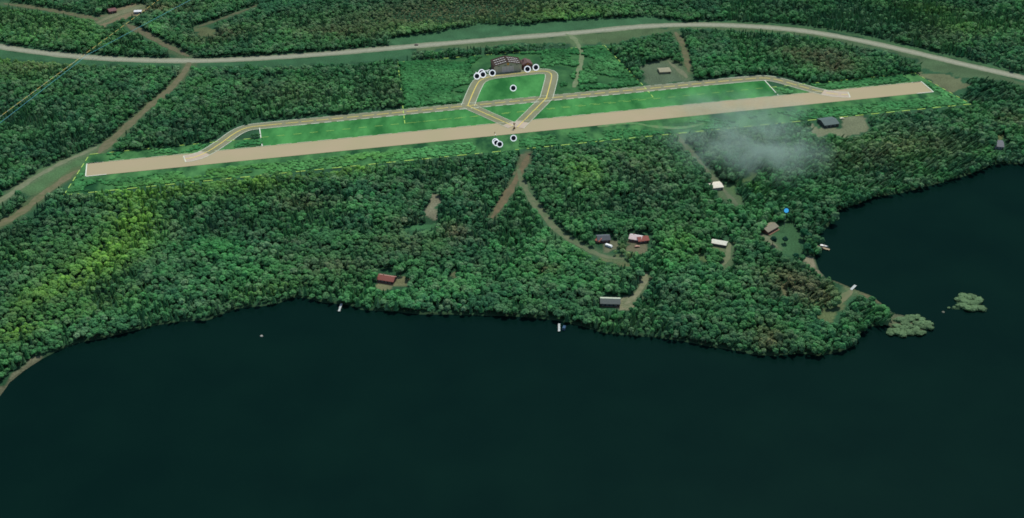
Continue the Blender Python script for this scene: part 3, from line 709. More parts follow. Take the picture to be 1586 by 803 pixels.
# scrub inside the airfield
st = 3.0
X2, Y2 = np.meshgrid(np.arange(-560, 640, st), np.arange(1080, 1640, st)); X2 = (X2 + RNG.uniform(-.5, .5, X2.shape) * st).ravel(); Y2 = (Y2 + RNG.uniform(-.5, .5, Y2.shape) * st).ravel()
qx, qy = pix(X2, Y2)
inB = inside(qx, qy, BOUND); inA = inside(qx, qy, APRON)
FREE = np.ones((RH, RW), bool); KS = KEEP.copy(); KEEP[:] = True
for poly in ([(402, 196), (724.5, 164.5), (797, 199), (406, 227.5)], [(846, 153), (1184, 121.5), (1206, 149), (797, 199)], [(724.5, 164.5), (846, 153), (797, 199)], LOOP, [(127, 251), (1430, 124), (1456, 147), (126, 277.5)], [(728, 100), (755, 84), (840, 84), (840, 112), (728, 126)], [(758, 210), (806, 206), (806, 228), (758, 236)]): KEEP &= ~inside(gxf, gyf, poly)
carve(PARA, 12); carve(LOOP, 11); carve(CONN_A, 8); carve(CONN_B, 8); carve(TRACKS[3][1], 3); carve(TRACKS[17][1], 5.5)
RWP = [(128, 250), (1433, 122), (1452, 146), (126, 280)]
fr_ = keep_at(qx, qy); q3 = pix(X2, Y2, 3.2)
ok2 = (inB | inA) & fr_ & keep_at(*q3) & (RNG.random(X2.shape) < np.where(inA & ~inB, .85 * (fbm(X2, Y2, 30, 60) > .36), .8 * (fbm(X2, Y2, 30, 60) > .40)))
edge = [tuple(at(x, y)[:2]) for x, y in BOUND]; edgeA = [tuple(at(x, y)[:2]) for x, y in APRON]
ok2 &= (dist_to(X2, Y2, edge, True) > 3) & (dist_to(X2, Y2, edgeA, True) > 3)
KEEP[:] = KS
X2, Y2, qx, qy = X2[ok2], Y2[ok2], qx[ok2], qy[ok2]; inA2 = inA[ok2] & ~inB[ok2]; n2_ = len(X2)
def shrub(seed):
    rnd = random.Random(seed); vs = []; fs = []
    for i in range(4):
        c = (rnd.uniform(-.7, .7), rnd.uniform(-.7, .7), rnd.uniform(.35, .8)); r = rnd.uniform(.6, 1.0); lump(vs, fs, c, r, .75, rnd); leafquads(vs, fs, c, r, .75, 10, .2, rnd)
    return vs, fs
SHRUBS = [bpy.data.objects.new("shrub_form", mk_mesh("shrub_form", *shrub(k + 80), [FOL_I])) for k in range(4)]
sc2 = (np.where(inA2, 2.1, 1.75) * (.6 + .9 * fbm(X2, Y2, 16, 61)))[:, None] * RNG.uniform(.8, 1.25, (n2_, 3)); sc2[:, 2] *= np.where(inA2, .75, .55)
g0 = fbm(X2, Y2, 40, 62)[:, None]
ti2 = np.array([.032, .16, .048]) + (np.array([.075, .25, .08]) - np.array([.032, .16, .048])) * np.clip((g0 - .3) * 2.5, 0, 1)
wy_ = (blob(350, 268, 110, 14, -6, (qx, qy)) * .45 + blob(560, 245, 60, 10, -6, (qx, qy)) * .45 + blob(230, 290, 60, 8, -6, (qx, qy)) * .4)[:, None]
ti2 = ti2 + (np.array([.11, .26, .04]) - ti2) * np.clip(wy_, 0, 1); ti2 = np.minimum(ti2 * 1.55, .5); ti2 *= RNG.uniform(.7, 1.25, (n2_, 1)) * np.where(inA2, .86, .98)[:, None] * (.7 + .6 * fbm(X2, Y2, 20, 77))[:, None]
rt2 = np.zeros((n2_, 3)); rt2[:, 2] = RNG.uniform(0, 6.28, n2_)
print("SHRUBS", n2_)
sh = scatter("airfield_scrub_vegetation", np.stack([X2, Y2, np.full(n2_, .05)], 1), rt2, sc2, RNG.integers(0, 4, n2_), ti2, SHRUBS)
tag(sh, "low bright green scrub on the strip and hangar plot", "scrub", kind='stuff')

# pale bushes of the point and the islet
SM = [mk_mesh("foliage", *shrub(k + 120), [FOL_O]) for k in range(4)]
def bush(x, y, s, col, label, group=None):
    e = empty("willow_bush", at(x, y, -.45), random.uniform(0, 6), label, "bush", group)
    for q in range(1):
        c = bpy.data.objects.new("foliage", random.choice(SM)); COL.objects.link(c); c.parent = e; c.color = (*col, 1); c.scale = (s, s * random.uniform(.85, 1.15), s * .6)
    t_ = MB().cyl((0, 0), .12, .06, 0, .6 * s, 6).build("stem", BARK, e)
PALE = (.15, .26, .12)
for g_, pts in (("pale bushes crowding the rocky point", [(1388, 507), (1393, 498), (1399, 512), (1402, 503), (1404, 494), (1411, 508), (1412, 498), (1414, 515), (1421, 503), (1421, 511), (1426, 496), (1431, 503), (1434, 509), (1438, 502), (1424, 516), (1408, 516), (1417, 492), (1396, 519), (1384, 515), (1378, 516), (1389, 518)]),
                ("pale bushes crowding the islet", [(1470, 478), (1478, 477), (1485, 475), (1487, 466), (1492, 461), (1494, 470), (1497, 478), (1500, 463), (1503, 472), (1506, 479), (1508, 462), (1511, 469), (1514, 477), (1516, 467), (1518, 480), (1510, 480), (1490, 476)])):
    where_ = "rocky point" if "point" in g_ else "islet"
    for k, (x, y) in enumerate(pts):
        e = bush(x, y, random.uniform(2.8, 4.2) if k > 2 or "point" in g_ else 1.3, [c * f_ for f_ in (random.uniform(.8, 1.15),) for c in PALE], "pale grey green willow bush crowded on the %s off the shore" % where_, g_)

# ------------------------------------------------------------------ buildings
GLASS = material("window_glass", (.03, .04, .05), .15, .5); TRIM = material("white_trim", (.55, .56, .52), .7)
def house(name, pl, pr, depth, wh, rise, roofc, wallc, label, cat="house", roofc2=None, over=.5, ridge_along=True, chimney=False, nwin=3, deck=None):
    """pl, pr = pixel of the near left and near right base corners"""
    a, b2 = at(*pl), at(*pr); W = (b2 - a).length; ang = math.atan2(b2.y - a.y, b2.x - a.x)
    e = empty(name, a.lerp(b2, .5), ang, label, cat)
    RM = material("roof_sheet", tuple(roofc), .7, .25, var=.1, scale=.7); WM = material("wall_board", tuple(wallc), .85, .2, var=.12, scale=1.2)
    hw = W / 2
    mb = MB()
    if ridge_along:
        prof = [(0, 0), (depth, 0), (depth, wh), (depth / 2, wh + rise), (0, wh)]
        vs = [(-hw, y, z) for y, z in prof] + [(hw, y, z) for y, z in prof]
        mb.add(vs, [tuple(range(4, -1, -1)), tuple(range(5, 10))] + [(i, (i + 1) % 5, 5 + (i + 1) % 5, 5 + i) for i in range(5)])
    else:
        prof = [(-hw, 0), (hw, 0), (hw, wh), (0, wh + rise), (-hw, wh)]; mb.prism(prof, 0, depth)
    mb.build("wall", WM, e)
    th = .18
    def slab(p0, p1, q0, q1, mat):   # quad with thickness
        n = (Vector(p1) - Vector(p0)).cross(Vector(q0) - Vector(p0)).normalized()
        if n.z < 0: n = -n
        lo = [Vector(p) + n * .05 for p in (p0, p1, q1, q0)]; hi = [p + n * th for p in lo]
        m = MB().add(lo + hi, [(3, 2, 1, 0), (4, 5, 6, 7), (0, 1, 5, 4), (1, 2, 6, 5), (2, 3, 7, 6), (3, 0, 4, 7)])
        return m.build("roof", mat, e)
    RM2 = material("roof_sheet_near", tuple(roofc2), .7, .25, var=.1, scale=.7) if roofc2 else RM
    if ridge_along:
        s = rise / (depth / 2); o = over
        n1 = slab((-hw - o, -o, wh - s * o), (hw + o, -o, wh - s * o), (-hw - o, depth / 2, wh + rise), (hw + o, depth / 2, wh + rise), RM2)
        n0 = slab((-hw - o, depth + o, wh - s * o), (hw + o, depth + o, wh - s * o), (-hw - o, depth / 2, wh + rise), (hw + o, depth / 2, wh + rise), RM)
    else:
        s = rise / hw; o = over
        n1 = slab((-hw - o, -o, wh - s * o), (-hw - o, depth + o, wh - s * o), (0, -o, wh + rise), (0, depth + o, wh + rise), RM)
        n0 = slab((hw + o, -o, wh - s * o), (hw + o, depth + o, wh - s * o), (0, -o, wh + rise), (0, depth + o, wh + rise), RM2)
    for k in range(nwin):
        x = -hw + W * (k + .6) / (nwin + .6)
        f = MB().box(x - .75, x + .75, -.08, -.003, 1.0, 2.3).build("window", TRIM, e)
        MB().box(x - .6, x + .6, -.12, -.083, 1.12, 2.18).build("pane", GLASS, f)
    x = hw - W * .12
    d = MB().box(x - .55, x + .55, -.1, -.003, .02, 2.15).build("door", material("door_board", (.12, .07, .05), .7), e)
    MB().box(x + .35, x + .45, -.18, -.103, 1.0, 1.1).build("handle", GLASS, d)
    if chimney:
        MB().box(-hw * .4 - .35, -hw * .4 + .35, depth / 2 + .3, depth / 2 + 1.0, wh + rise * .5, wh + rise + 1.0).build("chimney", material("chimney_brick", (.25, .12, .09)), n0)
    if deck:
        MB().box(-hw, hw, -deck, -.2, .25, .45).build("deck", material("deck_board", (.22, .13, .08), .9, var=.15, scale=1.5), e)
    return e
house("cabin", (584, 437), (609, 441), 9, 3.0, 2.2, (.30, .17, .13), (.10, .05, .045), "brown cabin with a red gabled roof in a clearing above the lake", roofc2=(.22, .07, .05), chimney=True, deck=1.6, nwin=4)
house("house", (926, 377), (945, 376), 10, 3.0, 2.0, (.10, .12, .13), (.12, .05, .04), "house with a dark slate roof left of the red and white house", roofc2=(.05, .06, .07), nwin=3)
house("shed", (922, 376), (928, 378), 9, 2.6, 1.4, (.75, .75, .72), (.26, .07, .045), "small red shed with a white roof left of the dark roofed house", cat="shed", nwin=1, roofc2=(.26, .08, .05))
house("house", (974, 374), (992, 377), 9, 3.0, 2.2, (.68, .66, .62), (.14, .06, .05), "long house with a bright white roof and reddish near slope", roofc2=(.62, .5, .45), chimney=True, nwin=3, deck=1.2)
house("barn", (989, 378), (1005, 376), 8, 2.8, 2.0, (.30, .09, .06), (.14, .06, .05), "red roofed barn joined to the right of the white roofed house", cat="barn", roofc2=(.25, .07, .05), nwin=2)
house("cabin", (1102, 296), (1120, 294), 12, 3.0, 1.0, (.58, .55, .43), (.35, .33, .27), "low square cabin with a cream white roof and trees around", roofc2=(.60, .57, .45), nwin=2)
house("cabin", (1101, 380), (1124, 384), 7, 2.6, .9, (.52, .54, .44), (.14, .12, .10), "long narrow cabin with a grey white roof beside a grassy drive", roofc2=(.58, .58, .46), nwin=4)
house("cottage", (1189, 364), (1205, 355), 10, 3.0, 2.0, (.22, .20, .13), (.16, .07, .05), "tan roofed cottage with a red brown deck beside the lawn", roofc2=(.20, .18, .12), chimney=True, nwin=3, deck=2.2)
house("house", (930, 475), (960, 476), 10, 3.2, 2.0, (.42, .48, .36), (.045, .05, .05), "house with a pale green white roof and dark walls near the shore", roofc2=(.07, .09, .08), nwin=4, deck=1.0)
house("workshop", (1277, 199), (1299, 196), 18, 3.4, 2.2, (.06, .10, .09), (.05, .055, .05), "large dark green roofed workshop on bare tan ground", cat="workshop", nwin=3)
house("house", (1541, 231), (1554, 232), 16, 3.0, 1.8, (.10, .11, .12), (.30, .30, .29), "grey roofed house near the lake at the right edge", nwin=2)
house("shed", (1022, 115), (1039, 114), 12, 2.4, 1.0, (.24, .23, .14), (.18, .17, .10), "low beige shed in the clearing beyond the taxiway", cat="shed", nwin=1)
house("mobile_home", (208, 22), (219, 21.5), 6, 2.8, .5, (.62, .64, .62), (.30, .30, .29), "narrow white roofed mobile home at the top left clearing", cat="mobile home", nwin=3)
house("barn", (170, 22), (181, 20), 11, 3.2, 1.6, (.14, .06, .055), (.09, .05, .04), "faded maroon barn beside the top left clearing", cat="barn", nwin=1)

# hangar
def hangar():
    a, b2 = at(765.6, 113.9), at(808, 110.0); W = (b2 - a).length; ang = math.atan2(b2.y - a.y, b2.x - a.x); hw = W / 2; D = 20; wh = 8.6; ri = 4.0
    e = empty("hangar", a.lerp(b2, .5) + Vector((0, 0, .2)), ang, "large brown gabled hangar with rows of white skylights beside the taxiway", "hangar")
    WM = bpy.data.materials.new("hangar_cladding"); WM.use_nodes = True
    t = WM.node_tree; bb = t.nodes["Principled BSDF"]; bb.inputs["Roughness"].default_value = .7
    tc = t.nodes.new("ShaderNodeTexCoord"); wv = t.nodes.new("ShaderNodeTexWave"); wv.inputs["Scale"].default_value = .45; wv.inputs["Distortion"].default_value = .4
    r = t.nodes.new("ShaderNodeValToRGB"); r.color_ramp.elements[0].color = (.36, .31, .21, 1); r.color_ramp.elements[1].color = (.48, .42, .29, 1)
    t.links.new(tc.outputs["Object"], wv.inputs[0]); t.links.new(wv.outputs["Fac"], r.inputs[0]); t.links.new(r.outputs[0], bb.inputs["Base Color"])
    SIDE = material("hangar_side", (.16, .085, .065), .8, .2, var=.2, scale=.8); RM = material("hangar_roof", (.05, .037, .030), .95, .02, var=.25, scale=.5)
    SKY = material("skylight", (.80, .80, .72), .4, .4); DOOR = material("hangar_door", (.62, .50, .42), .6, .3, var=.06, scale=.4); OR = material("lamp_orange", (.8, .3, .04), .5)
    dw = 7.2; dh = 7.6
    m = MB(); m.prism([(-hw, 0), (-dw, 0), (-dw, dh), (dw, dh), (dw, 0), (hw, 0), (hw, wh), (0, wh + ri), (-hw, wh)], 0, .4).build("front_wall", WM, e)
    MB().box(-hw, -hw + .4, .403, D, 0, wh).build("side_wall", SIDE, e); MB().box(hw - .4, hw, .403, D, 0, wh).build("side_wall", SIDE, e)
    MB().prism([(-hw + .403, 0), (hw - .403, 0), (hw - .403, wh), (0, wh + ri - .2), (-hw + .403, wh)], D - .4, D).build("rear_wall", SIDE, e)
    for k in range(4):
        x0 = -dw + k * dw / 2 + .05
        d = MB().box(x0, x0 + dw / 2 - .1, .1, .3, .02, dh - .03).build("door_leaf", DOOR, e)
        MB().box(x0 + dw / 4 - .05, x0 + dw / 4 + .05, .04, .097, .1, dh - .2).build("rib", SIDE, d)
    for s in (-1, 1):
        n = Vector((s * ri, 0, hw)).normalized()
        lo = [Vector((s * (hw + .7), -.7, wh - ri * .7 / hw)), Vector((s * (hw + .7), D + .7, wh - ri * .7 / hw)), Vector((0, D + .7, wh + ri)), Vector((0, -.7, wh + ri))]
        lo = [p + n * .06 for p in lo]; hi = [p + n * .3 for p in lo]
        rf = MB().add(lo + hi, [(3, 2, 1, 0), (4, 5, 6, 7), (0, 1, 5, 4), (1, 2, 6, 5), (2, 3, 7, 6), (3, 0, 4, 7)]).build("roof", RM, e)
        for row in range(3):
            for k in range(5):
                f0 = .13 + .165 * k; y0 = 2.6 + row * 6.1
                def rp(f, y, up): return Vector((s * hw * (1 - f), y, wh + ri * f)) + n * up
                q = [rp(f0, y0, .37), rp(f0 + .12, y0, .37), rp(f0 + .12, y0 + .8, .37), rp(f0, y0 + .8, .37)]; q2 = [p + n * .15 for p in q]
                MB().add(q + q2, [(3, 2, 1, 0), (4, 5, 6, 7), (0, 1, 5, 4), (1, 2, 6, 5), (2, 3, 7, 6), (3, 0, 4, 7)]).build("skylight", SKY, rf)
    for x in (-dw - 4, -3.4, 3.6, dw + 3.6): MB().box(x - 1.3, x + 1.3, -.12, -.003, wh - .55, wh + .1).build("window", GLASS, e)
    f = MB().cyl((0, 0), 1.5, 1.5, 0, .2, 16).build("sign_disc", OR, e); f.rotation_euler = (math.pi / 2, 0, 0); f.location = (0, -.02, wh + 1.7)
    h = MB().cyl((0, 0), .55, .55, .203, .3, 12).build("sign_centre", GLASS, f)
    return e
hangar()
def lodge():
    a, b2 = at(810.5, 109), at(825.5, 107.5); W = (b2 - a).length; ang = math.atan2(b2.y - a.y, b2.x - a.x); hw = W / 2
    e = empty("wooden_lodge", a.lerp(b2, .5) + Vector((0, 0, .2)), ang, "small red brown timber lodge with a porch joined to the hangar's right side", "lodge")
    WM = material("lodge_timber", (.20, .085, .055), .85, .15, var=.35, scale=.9); RM = material("lodge_roof", (.12, .075, .065), .85, .15, var=.3, scale=.6); DK = material("lodge_dark", (.03, .02, .025), .8)
    MB().prism([(-hw, 0), (hw, 0), (hw, 5.2), (0, 8.0), (-hw, 5.2)], 3, 16).build("wall", WM, e)
    for s in (-1, 1):
        lo = [Vector((s * (hw + .6), 2.2, 5.0)), Vector((s * (hw + .6), 16.6, 5.0)), Vector((0, 16.6, 8.15)), Vector((0, 2.2, 8.15))]; hi = [p + Vector((0, 0, .3)) for p in lo]
        MB().add(lo + hi, [(3, 2, 1, 0), (4, 5, 6, 7), (0, 1, 5, 4), (1, 2, 6, 5), (2, 3, 7, 6), (3, 0, 4, 7)]).build("roof", RM, e)
    MB().box(-hw, hw, -.3, 2.8, 3.0, 3.3).build("porch_roof", DK, e)
    for x in (-hw + .3, -hw / 3, hw / 3, hw - .3): MB().box(x - .2, x + .2, -.2, .2, 0, 3.0).build("post", WM, e)
    MB().box(-1.0, 1.0, 2.85, 2.99, .02, 2.6).build("door", DK, e)
    for x in (-hw * .6, hw * .6):
        f = MB().box(x - .9, x + .9, 2.88, 2.99, 1.1, 2.5).build("window", TRIM, e); MB().box(x - .75, x + .75, 2.84, 2.877, 1.2, 2.4).build("pane", GLASS, f)
    MB().box(-.8, .8, 2.86, 2.99, 5.3, 6.3).build("gable_lamp", bpy.data.materials["lamp_orange"], e)
    MB().box(-hw * .7, -hw * .7 + 1.0, 10, 11, 5.6, 9.0).build("chimney", DK, e)
lodge()
# parked items beside hangar
def plane(x, y, ang, label):
    e = empty("light_aircraft", at(x, y, .3), ang, label, "aircraft"); W_ = material("aircraft_white", (.6, .62, .6), .4, .4)
    fus = MB(); 
    prof = [(-3.4, .12), (-2.6, .3), (-.5, .65), (1.2, .7), (2.4, .5), (2.9, .2)]
    vs = []; n = 10
    for xx, rr_ in prof: vs += [(xx, rr_ * math.cos(2 * math.pi * j / n), 1.3 + rr_ * math.sin(2 * math.pi * j / n)) for j in range(n)]
    fs = [(i * n + j, i * n + (j + 1) % n, (i + 1) * n + (j + 1) % n, (i + 1) * n + j) for i in range(len(prof) - 1) for j in range(n)] + [tuple(range(n)), tuple(range(len(vs) - 1, len(vs) - n - 1, -1))]
    fus.add(vs, fs).build("fuselage", W_, e)
    MB().box(-.2, 1.3, -4.6, 4.6, 2.02, 2.16).build("wing", W_, e)
    MB().box(-3.4, -2.7, -1.5, 1.5, 1.35, 1.42).build("tailplane", W_, e); MB().box(-3.5, -2.8, -.05, .05, 1.5, 2.6).build("fin", W_, e)
    for s in (-.9, .9): MB().box(.4, .9, s - .08, s + .08, 0, .5).build("wheel", GLASS, e); 
    for s in (-.9, .9): MB().box(.55, .7, s - .04, s + .04, .503, 1.0).build("strut", W_, e)
    MB().box(.55, 1.3, -.5, .5, 1.85, 2.0).build("windshield", GLASS, e)
    MB().box(2.95, 3.0, -.9, .9, 1.22, 1.38).build("propeller", GLASS, e)
plane(754, 112.5, 2.2, "tiny white light aircraft parked left of the hangar")
plane(741.5, 116, 1.2, "tiny white light aircraft partly hidden at the leftmost black marker")

# round markers
RING = material("marker_white_glow", (.85, .86, .85), .6); BLK = material("marker_black", (.006, .007, .014), .6); BLU = material("marker_blue_glow", (.07, .42, .72), .5); POST = material("marker_post", (.2, .2, .2), .6)
def marker(x, y, rpx, inner, col_out, col_in, label, lift=0.0, dot=None, group=None):
    """a disc on a post, tilted back to face the lake"""
    g0 = at(x, y + rpx * .8); 
    for _ in range(3):
        mpp = (Vector((0, 0, H)) - g0).length / F; R = rpx * mpp
    zc = R + .4 + lift; c = at(x, y, zc)
    e = empty("round_marker", (c.x, c.y, 0), 0, label, "marker", group)
    tilt = math.radians(90 - 26)
    def disc(name, r, d0, d1, mat, par, n=28):
        o = MB().cyl((0, 0), r, r, d0, d1, n).build(name, mat, par); return o
    hd = disc("disc", R, 0, .15, col_out, e, 36); hd.location = (0, 0, zc); hd.rotation_euler = (tilt, 0, math.atan2(-c.x, c.y) * 1.0)
    disc("face", R * inner, .153, .22, col_in, hd)
    if dot: MB().box(-R * .05, R * .05, R * .05, R * .45, .223, .26).build("tick", dot, hd)
    MB().cyl((0, .35), .14, .14, 0, zc, 8).build("post", POST, e)
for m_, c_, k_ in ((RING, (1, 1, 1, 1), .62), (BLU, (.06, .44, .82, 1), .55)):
    b_ = m_.node_tree.nodes["Principled BSDF"]; b_.inputs["Emission Color"].default_value = c_; b_.inputs["Emission Strength"].default_value = k_  # added glow, not a lamp: keeps backlit white and blue marker parts bright
TICK = material("marker_tick", (.12, .10, .12), .6)
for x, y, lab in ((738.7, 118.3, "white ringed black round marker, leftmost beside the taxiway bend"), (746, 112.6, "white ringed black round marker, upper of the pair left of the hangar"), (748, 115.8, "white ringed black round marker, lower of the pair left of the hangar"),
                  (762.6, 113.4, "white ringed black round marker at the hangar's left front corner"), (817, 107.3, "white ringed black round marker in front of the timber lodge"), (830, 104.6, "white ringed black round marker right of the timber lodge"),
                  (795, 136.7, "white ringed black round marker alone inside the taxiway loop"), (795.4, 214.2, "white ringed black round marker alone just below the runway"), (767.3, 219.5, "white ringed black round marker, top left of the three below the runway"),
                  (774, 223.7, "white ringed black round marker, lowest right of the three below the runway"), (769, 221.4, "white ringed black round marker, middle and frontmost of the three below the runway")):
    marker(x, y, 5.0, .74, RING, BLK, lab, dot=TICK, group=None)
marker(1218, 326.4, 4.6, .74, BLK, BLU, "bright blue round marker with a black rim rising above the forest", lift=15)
# windsock stand shaped like an hourglass on the runway
e = empty("wooden_beacon", at(796.4, 199.5, .3), 0, "small brown hourglass shaped beacon standing on the runway at the taxiway junction", "beacon"); BR = material("beacon_wood", (.14, .085, .04), .9, var=.2, scale=2)
MB().cyl((0, 0), 1.5, .35, 0, 2.4, 10).build("base", BR, e); MB().cyl((0, 0), .3, .3, 2.403, 4.2, 8).build("shaft", BR, e); MB().cyl((0, 0), .35, 1.4, 4.203, 6.4, 10).build("top", BR, e)
e = empty("signal_pole", at(767.3, 213.6, .1), 0, "thin pale pole above the three black markers at the runway edge", "pole")
MB().cyl((0, 0), .25, .2, 0, 3.6, 8).build("shaft", POST, e); MB().box(-.3, .3, -.3, .3, 3.603, 4.1).build("lamp", RING, e)
e = empty("signal_pole", at(766.3, 206.5, .3), 0, "tiny brown peg on the runway surface", "peg"); MB().cyl((0, 0), .5, .3, 0, 1.0, 8).build("shaft", BR, e); MB().cyl((0, 0), .4, .4, 1.003, 1.3, 8).build("cap", BR, e)

# ------------------------------------------------------------------ docks, boats, cars
PLK = material("dock_plank", (.34, .27, .17), .85, var=.15, scale=1.5); PLW = material("dock_pale", (.42, .46, .43), .8, var=.1, scale=1.5); HULL = material("boat_hull", (.60, .63, .60), .4, .4)
def dock(a, b2, w, mat, label):
    a, b2 = at(*a, 0), at(*b2, 0); L = (b2 - a).length; ang = math.atan2(b2.y - a.y, b2.x - a.x)
    e = empty("dock", a - Vector((0, 0, .5)), ang, label, "dock")
    m = MB(); n = max(4, int(L / .6))
    for k in range(n): m.box(L * k / n, L * (k + .93) / n, -w / 2, w / 2, .8, .92)
    m.build("deck", mat, e)
    for s in (-1, 1): MB().box(0, L, s * w * .42 - .07, s * w * .42 + .07, .6, .797).build("beam", PLK, e)
    for k in range(3):
        for s in (-1, 1): MB().cyl((L * (.15 + .4 * k), s * w / 2 + s * .12), .12, .12, -1.5, 1.3, 7).build("pile", PLK, e)
dock((529, 471), (525, 483), 1.8, PLW, "small white jetty reaching into the lake left of the red roofed cabin")
dock((1259, 380.5), (1285, 387.5), 2.6, PLK, "long tan dock with a white boat beside it")
dock((1318, 449.5), (1325, 442.5), 2.4, PLW, "short bright white dock on the east side of the point")
dock((866, 502), (866, 514), 1.8, PLW, "narrow white jetty beside the blue boat")
def boat(x, y, ang, L, mat, label, canopy=None):
    e = empty("motorboat", at(x, y, -.45), ang, label, "boat"); w = L * .17
    vs = []; fs = []
    secs = [(-L / 2, w, .0), (-L / 4, w * 1.05, 0), (L / 5, w * .85, 0), (L / 2, .05, .15)]
    for xx, ww, z in secs: vs += [(xx, -ww, .8 + z), (xx, -ww * .6, -.1), (xx, ww * .6, -.1), (xx, ww, .8 + z), (xx, ww * .8, .75 + z), (xx, 0, .45), (xx, -ww * .8, .75 + z)]
    for i in range(3):
        for j in range(7): fs.append((i * 7 + j, i * 7 + (j + 1) % 7, (i + 1) * 7 + (j + 1) % 7, (i + 1) * 7 + j))
    fs += [(6, 5, 4, 3, 2, 1, 0), (21, 22, 23, 24, 25, 26, 27)]
    mesh_obj("hull", vs, fs, mat, e); MB().box(-L * .1, -L * .02, -w * .7, w * .7, .5, .9).build("seat", PLK, e)
    MB().box(L * .08, L * .11, -w * .7, w * .7, .6, 1.3).build("windshield", GLASS, e); MB().box(-L * .5 - .5, -L * .5 - .05, -.2, .2, .2, 1.2).build("outboard_motor", GLASS, e)
    if canopy:
        MB().box(-L * .4, L * .2, -w, w, 2.0, 2.12).build("canopy", canopy, e)
        for sx in (-L * .38, L * .18):
            for s in (-1, 1): MB().box(sx - .05, sx + .05, s * w * .85 - .05, s * w * .85 + .05, .8, 1.997).build("canopy_post", PLK, e)
boat(1276.5, 381.8, -.27 * 1.6, 7.5, HULL, "white motorboat moored along the tan dock")
BB = material("blue_canvas", (.02, .07, .13), .7, var=.2, scale=1.5)
boat(874, 509, 1.3, 7, material("blue_hull", (.03, .08, .13), .4, .4), "blue motorboat with a blue canopy beside the narrow white jetty", BB)
def car(x, y, ang, body, label, L=4.8, w=1.9, van=False, cat="car"):
    e = empty("parked_%s" % cat.replace(" ", "_"), at(x, y, .02), ang, label, cat); M = material("car_paint", body, .35, .5); hh = 2.2 if van else 1.45
    prof = [(-L / 2, .35), (L / 2, .35), (L / 2, .85), (L * .28, 1.0), (L * .14, hh), (-L * .34, hh), (-L / 2, 1.05)]
    if van: prof = [(-L / 2, .35), (L / 2, .35), (L / 2, 1.1), (L * .36, hh), (-L / 2, hh)]
    MB().prism(prof, -w / 2, w / 2).build("body", M, e)
    for sx in (-.3, .3):
        for s in (-1, 1):
            wl = MB().cyl((0, 0), .34, .34, -.12, .12, 14).build("wheel", BLK, e); wl.rotation_euler = (math.pi / 2, 0, 0); wl.location = (L * sx, s * w / 2, .34)
    for s in (-1, 1): MB().box(-L * .28, L * .12, s * (w / 2 + .012) - .01, s * (w / 2 + .012) + .01, hh - .48, hh - .1).build("window", GLASS, e)
    MB().box(L / 2 + .003, L / 2 + .03, -w * .4, -w * .25, .6, .75).build("headlight", TRIM, e); MB().box(L / 2 + .003, L / 2 + .03, w * .25, w * .4, .6, .75).build("headlight", TRIM, e)
car(943, 382.5, -.6, (.72, .75, .70), "long white van parked below the dark roofed house", 7.2, 2.6, True, "van")
car(645, 70.5, .12, (.10, .05, .04), "small dark red car driving on the forest road", 4.8, 1.9)
car(1304, 184.5, .3, (.62, .58, .40), "cream coloured car at the far end of the dark green workshop", 4.8, 2.2)
car(987, 383, .2, (.40, .22, .14), "rusty orange car parked below the white roofed house", 4.8, 2.0)
# rock and white tub
def rock(x, y, r, col, label, name="lake_rock", cat="rock", z=-.6):
    rnd = random.Random(int(x)); bm = bmesh.new(); bmesh.ops.create_icosphere(bm, subdivisions=3, radius=r)
    for v in bm.verts: v.co *= 1 + rnd.uniform(-.1, .1); v.co.z *= .6
    me = bpy.data.meshes.new(name); bm.to_mesh(me); bm.free(); me.materials.append(material("stone", col, .9, var=.25, scale=1.5)); o = bpy.data.objects.new(name, me); COL.objects.link(o); o.location = at(x, y, z); tag(o, label, cat)
rock(405, 521, 1.3, (.30, .30, .26), "small pale rock alone in the lake left of the white jetty")
rock(1461, 484, 1.3, (.16, .17, .12), "low rock in the gap between the rocky point and the islet")
e = empty("fire_pit_table", at(1251, 416.5, 0), 0, "small round white table on the sandy beach", "table")
MB().cyl((0, 0), 1.5, 1.5, .8, .95, 20).build("table_top", HULL, e); MB().cyl((0, 0), .2, .15, .1, .797, 10).build("leg", POST, e); MB().cyl((0, 0), .6, .5, 0, .097, 12).build("base", POST, e)

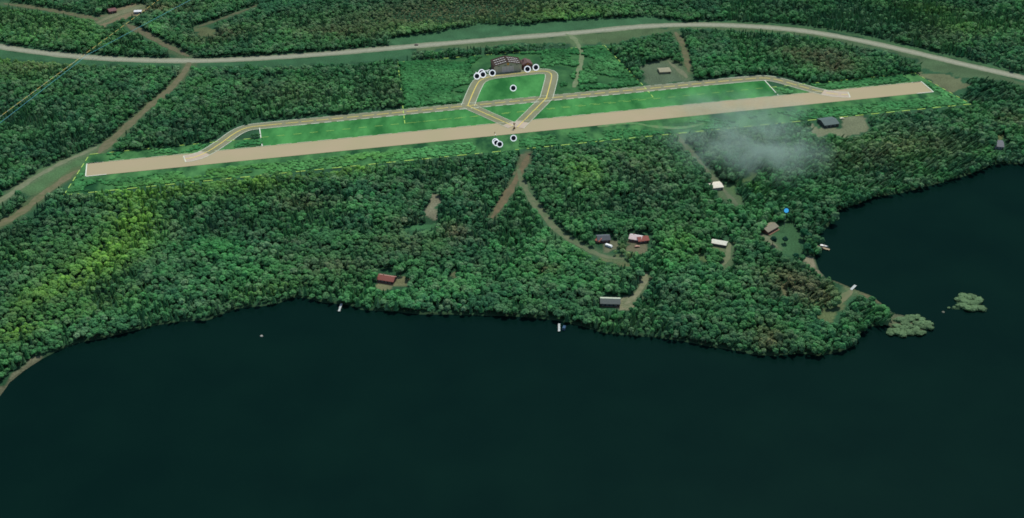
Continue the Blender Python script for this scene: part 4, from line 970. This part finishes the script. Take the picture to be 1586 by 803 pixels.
# ------------------------------------------------------------------ low mist over the woods
def mist(x, y, rx, ry, rz, z, dens, label, col=(.64, .92, .74)):
    c = at(x, y, z); bm = bmesh.new(); bmesh.ops.create_icosphere(bm, subdivisions=3, radius=1)
    for v in bm.verts: v.co.x *= rx; v.co.y *= ry; v.co.z *= rz
    me = bpy.data.meshes.new("mist"); bm.to_mesh(me); bm.free()
    m = bpy.data.materials.new("mist_volume"); m.use_nodes = True; t = m.node_tree; t.nodes.remove(t.nodes["Principled BSDF"])
    out = t.nodes["Material Output"]; pv = t.nodes.new("ShaderNodeVolumePrincipled"); pv.inputs["Color"].default_value = (*col, 1); pv.inputs["Anisotropy"].default_value = 0.0
    tc = t.nodes.new("ShaderNodeTexCoord"); n = t.nodes.new("ShaderNodeTexNoise"); n.inputs["Scale"].default_value = .022; n.inputs["Detail"].default_value = 4; n.inputs["Roughness"].default_value = .6
    mp = t.nodes.new("ShaderNodeMapping"); mp.inputs["Scale"].default_value = (1 / rx, 1 / ry, 1 / rz); ln = t.nodes.new("ShaderNodeVectorMath"); ln.operation = 'LENGTH'
    t.links.new(tc.outputs["Object"], mp.inputs[0]); t.links.new(mp.outputs[0], ln.inputs[0])
    fall = t.nodes.new("ShaderNodeMapRange"); fall.interpolation_type = 'SMOOTHSTEP'; fall.inputs[1].default_value = 1.0; fall.inputs[2].default_value = .1; fall.inputs[3].default_value = 0; fall.inputs[4].default_value = 1
    t.links.new(ln.outputs["Value"], fall.inputs[0])
    nr = t.nodes.new("ShaderNodeMapRange"); nr.inputs[1].default_value = .40; nr.inputs[2].default_value = .68; nr.inputs[3].default_value = 0.05; nr.inputs[4].default_value = 1
    t.links.new(tc.outputs["Object"], n.inputs["Vector"]); t.links.new(n.outputs["Fac"], nr.inputs[0])
    mu = t.nodes.new("ShaderNodeMath"); mu.operation = 'MULTIPLY'; t.links.new(fall.outputs[0], mu.inputs[0]); t.links.new(nr.outputs[0], mu.inputs[1])
    mu2 = t.nodes.new("ShaderNodeMath"); mu2.operation = 'MULTIPLY'; mu2.inputs[1].default_value = dens; t.links.new(mu.outputs[0], mu2.inputs[0]); t.links.new(mu2.outputs[0], pv.inputs["Density"])
    t.links.new(pv.outputs[0], out.inputs["Volume"]); me.materials.append(m)
    o = bpy.data.objects.new("mist", me); COL.objects.link(o); o.location = c; tag(o, label, "mist", kind='stuff')
mist(1188, 226, 78, 100, 12, 16, .07, "pale wisp of mist over the woods below the runway")
mist(1120, 222, 90, 90, 11, 14, .034, "thin veil of mist left of the pale wisp")
mist(1140, 168, 120, 70, 10, 8, .03, "faint haze over the runway strip")
SC.cycles.volume_step_rate = 2.0
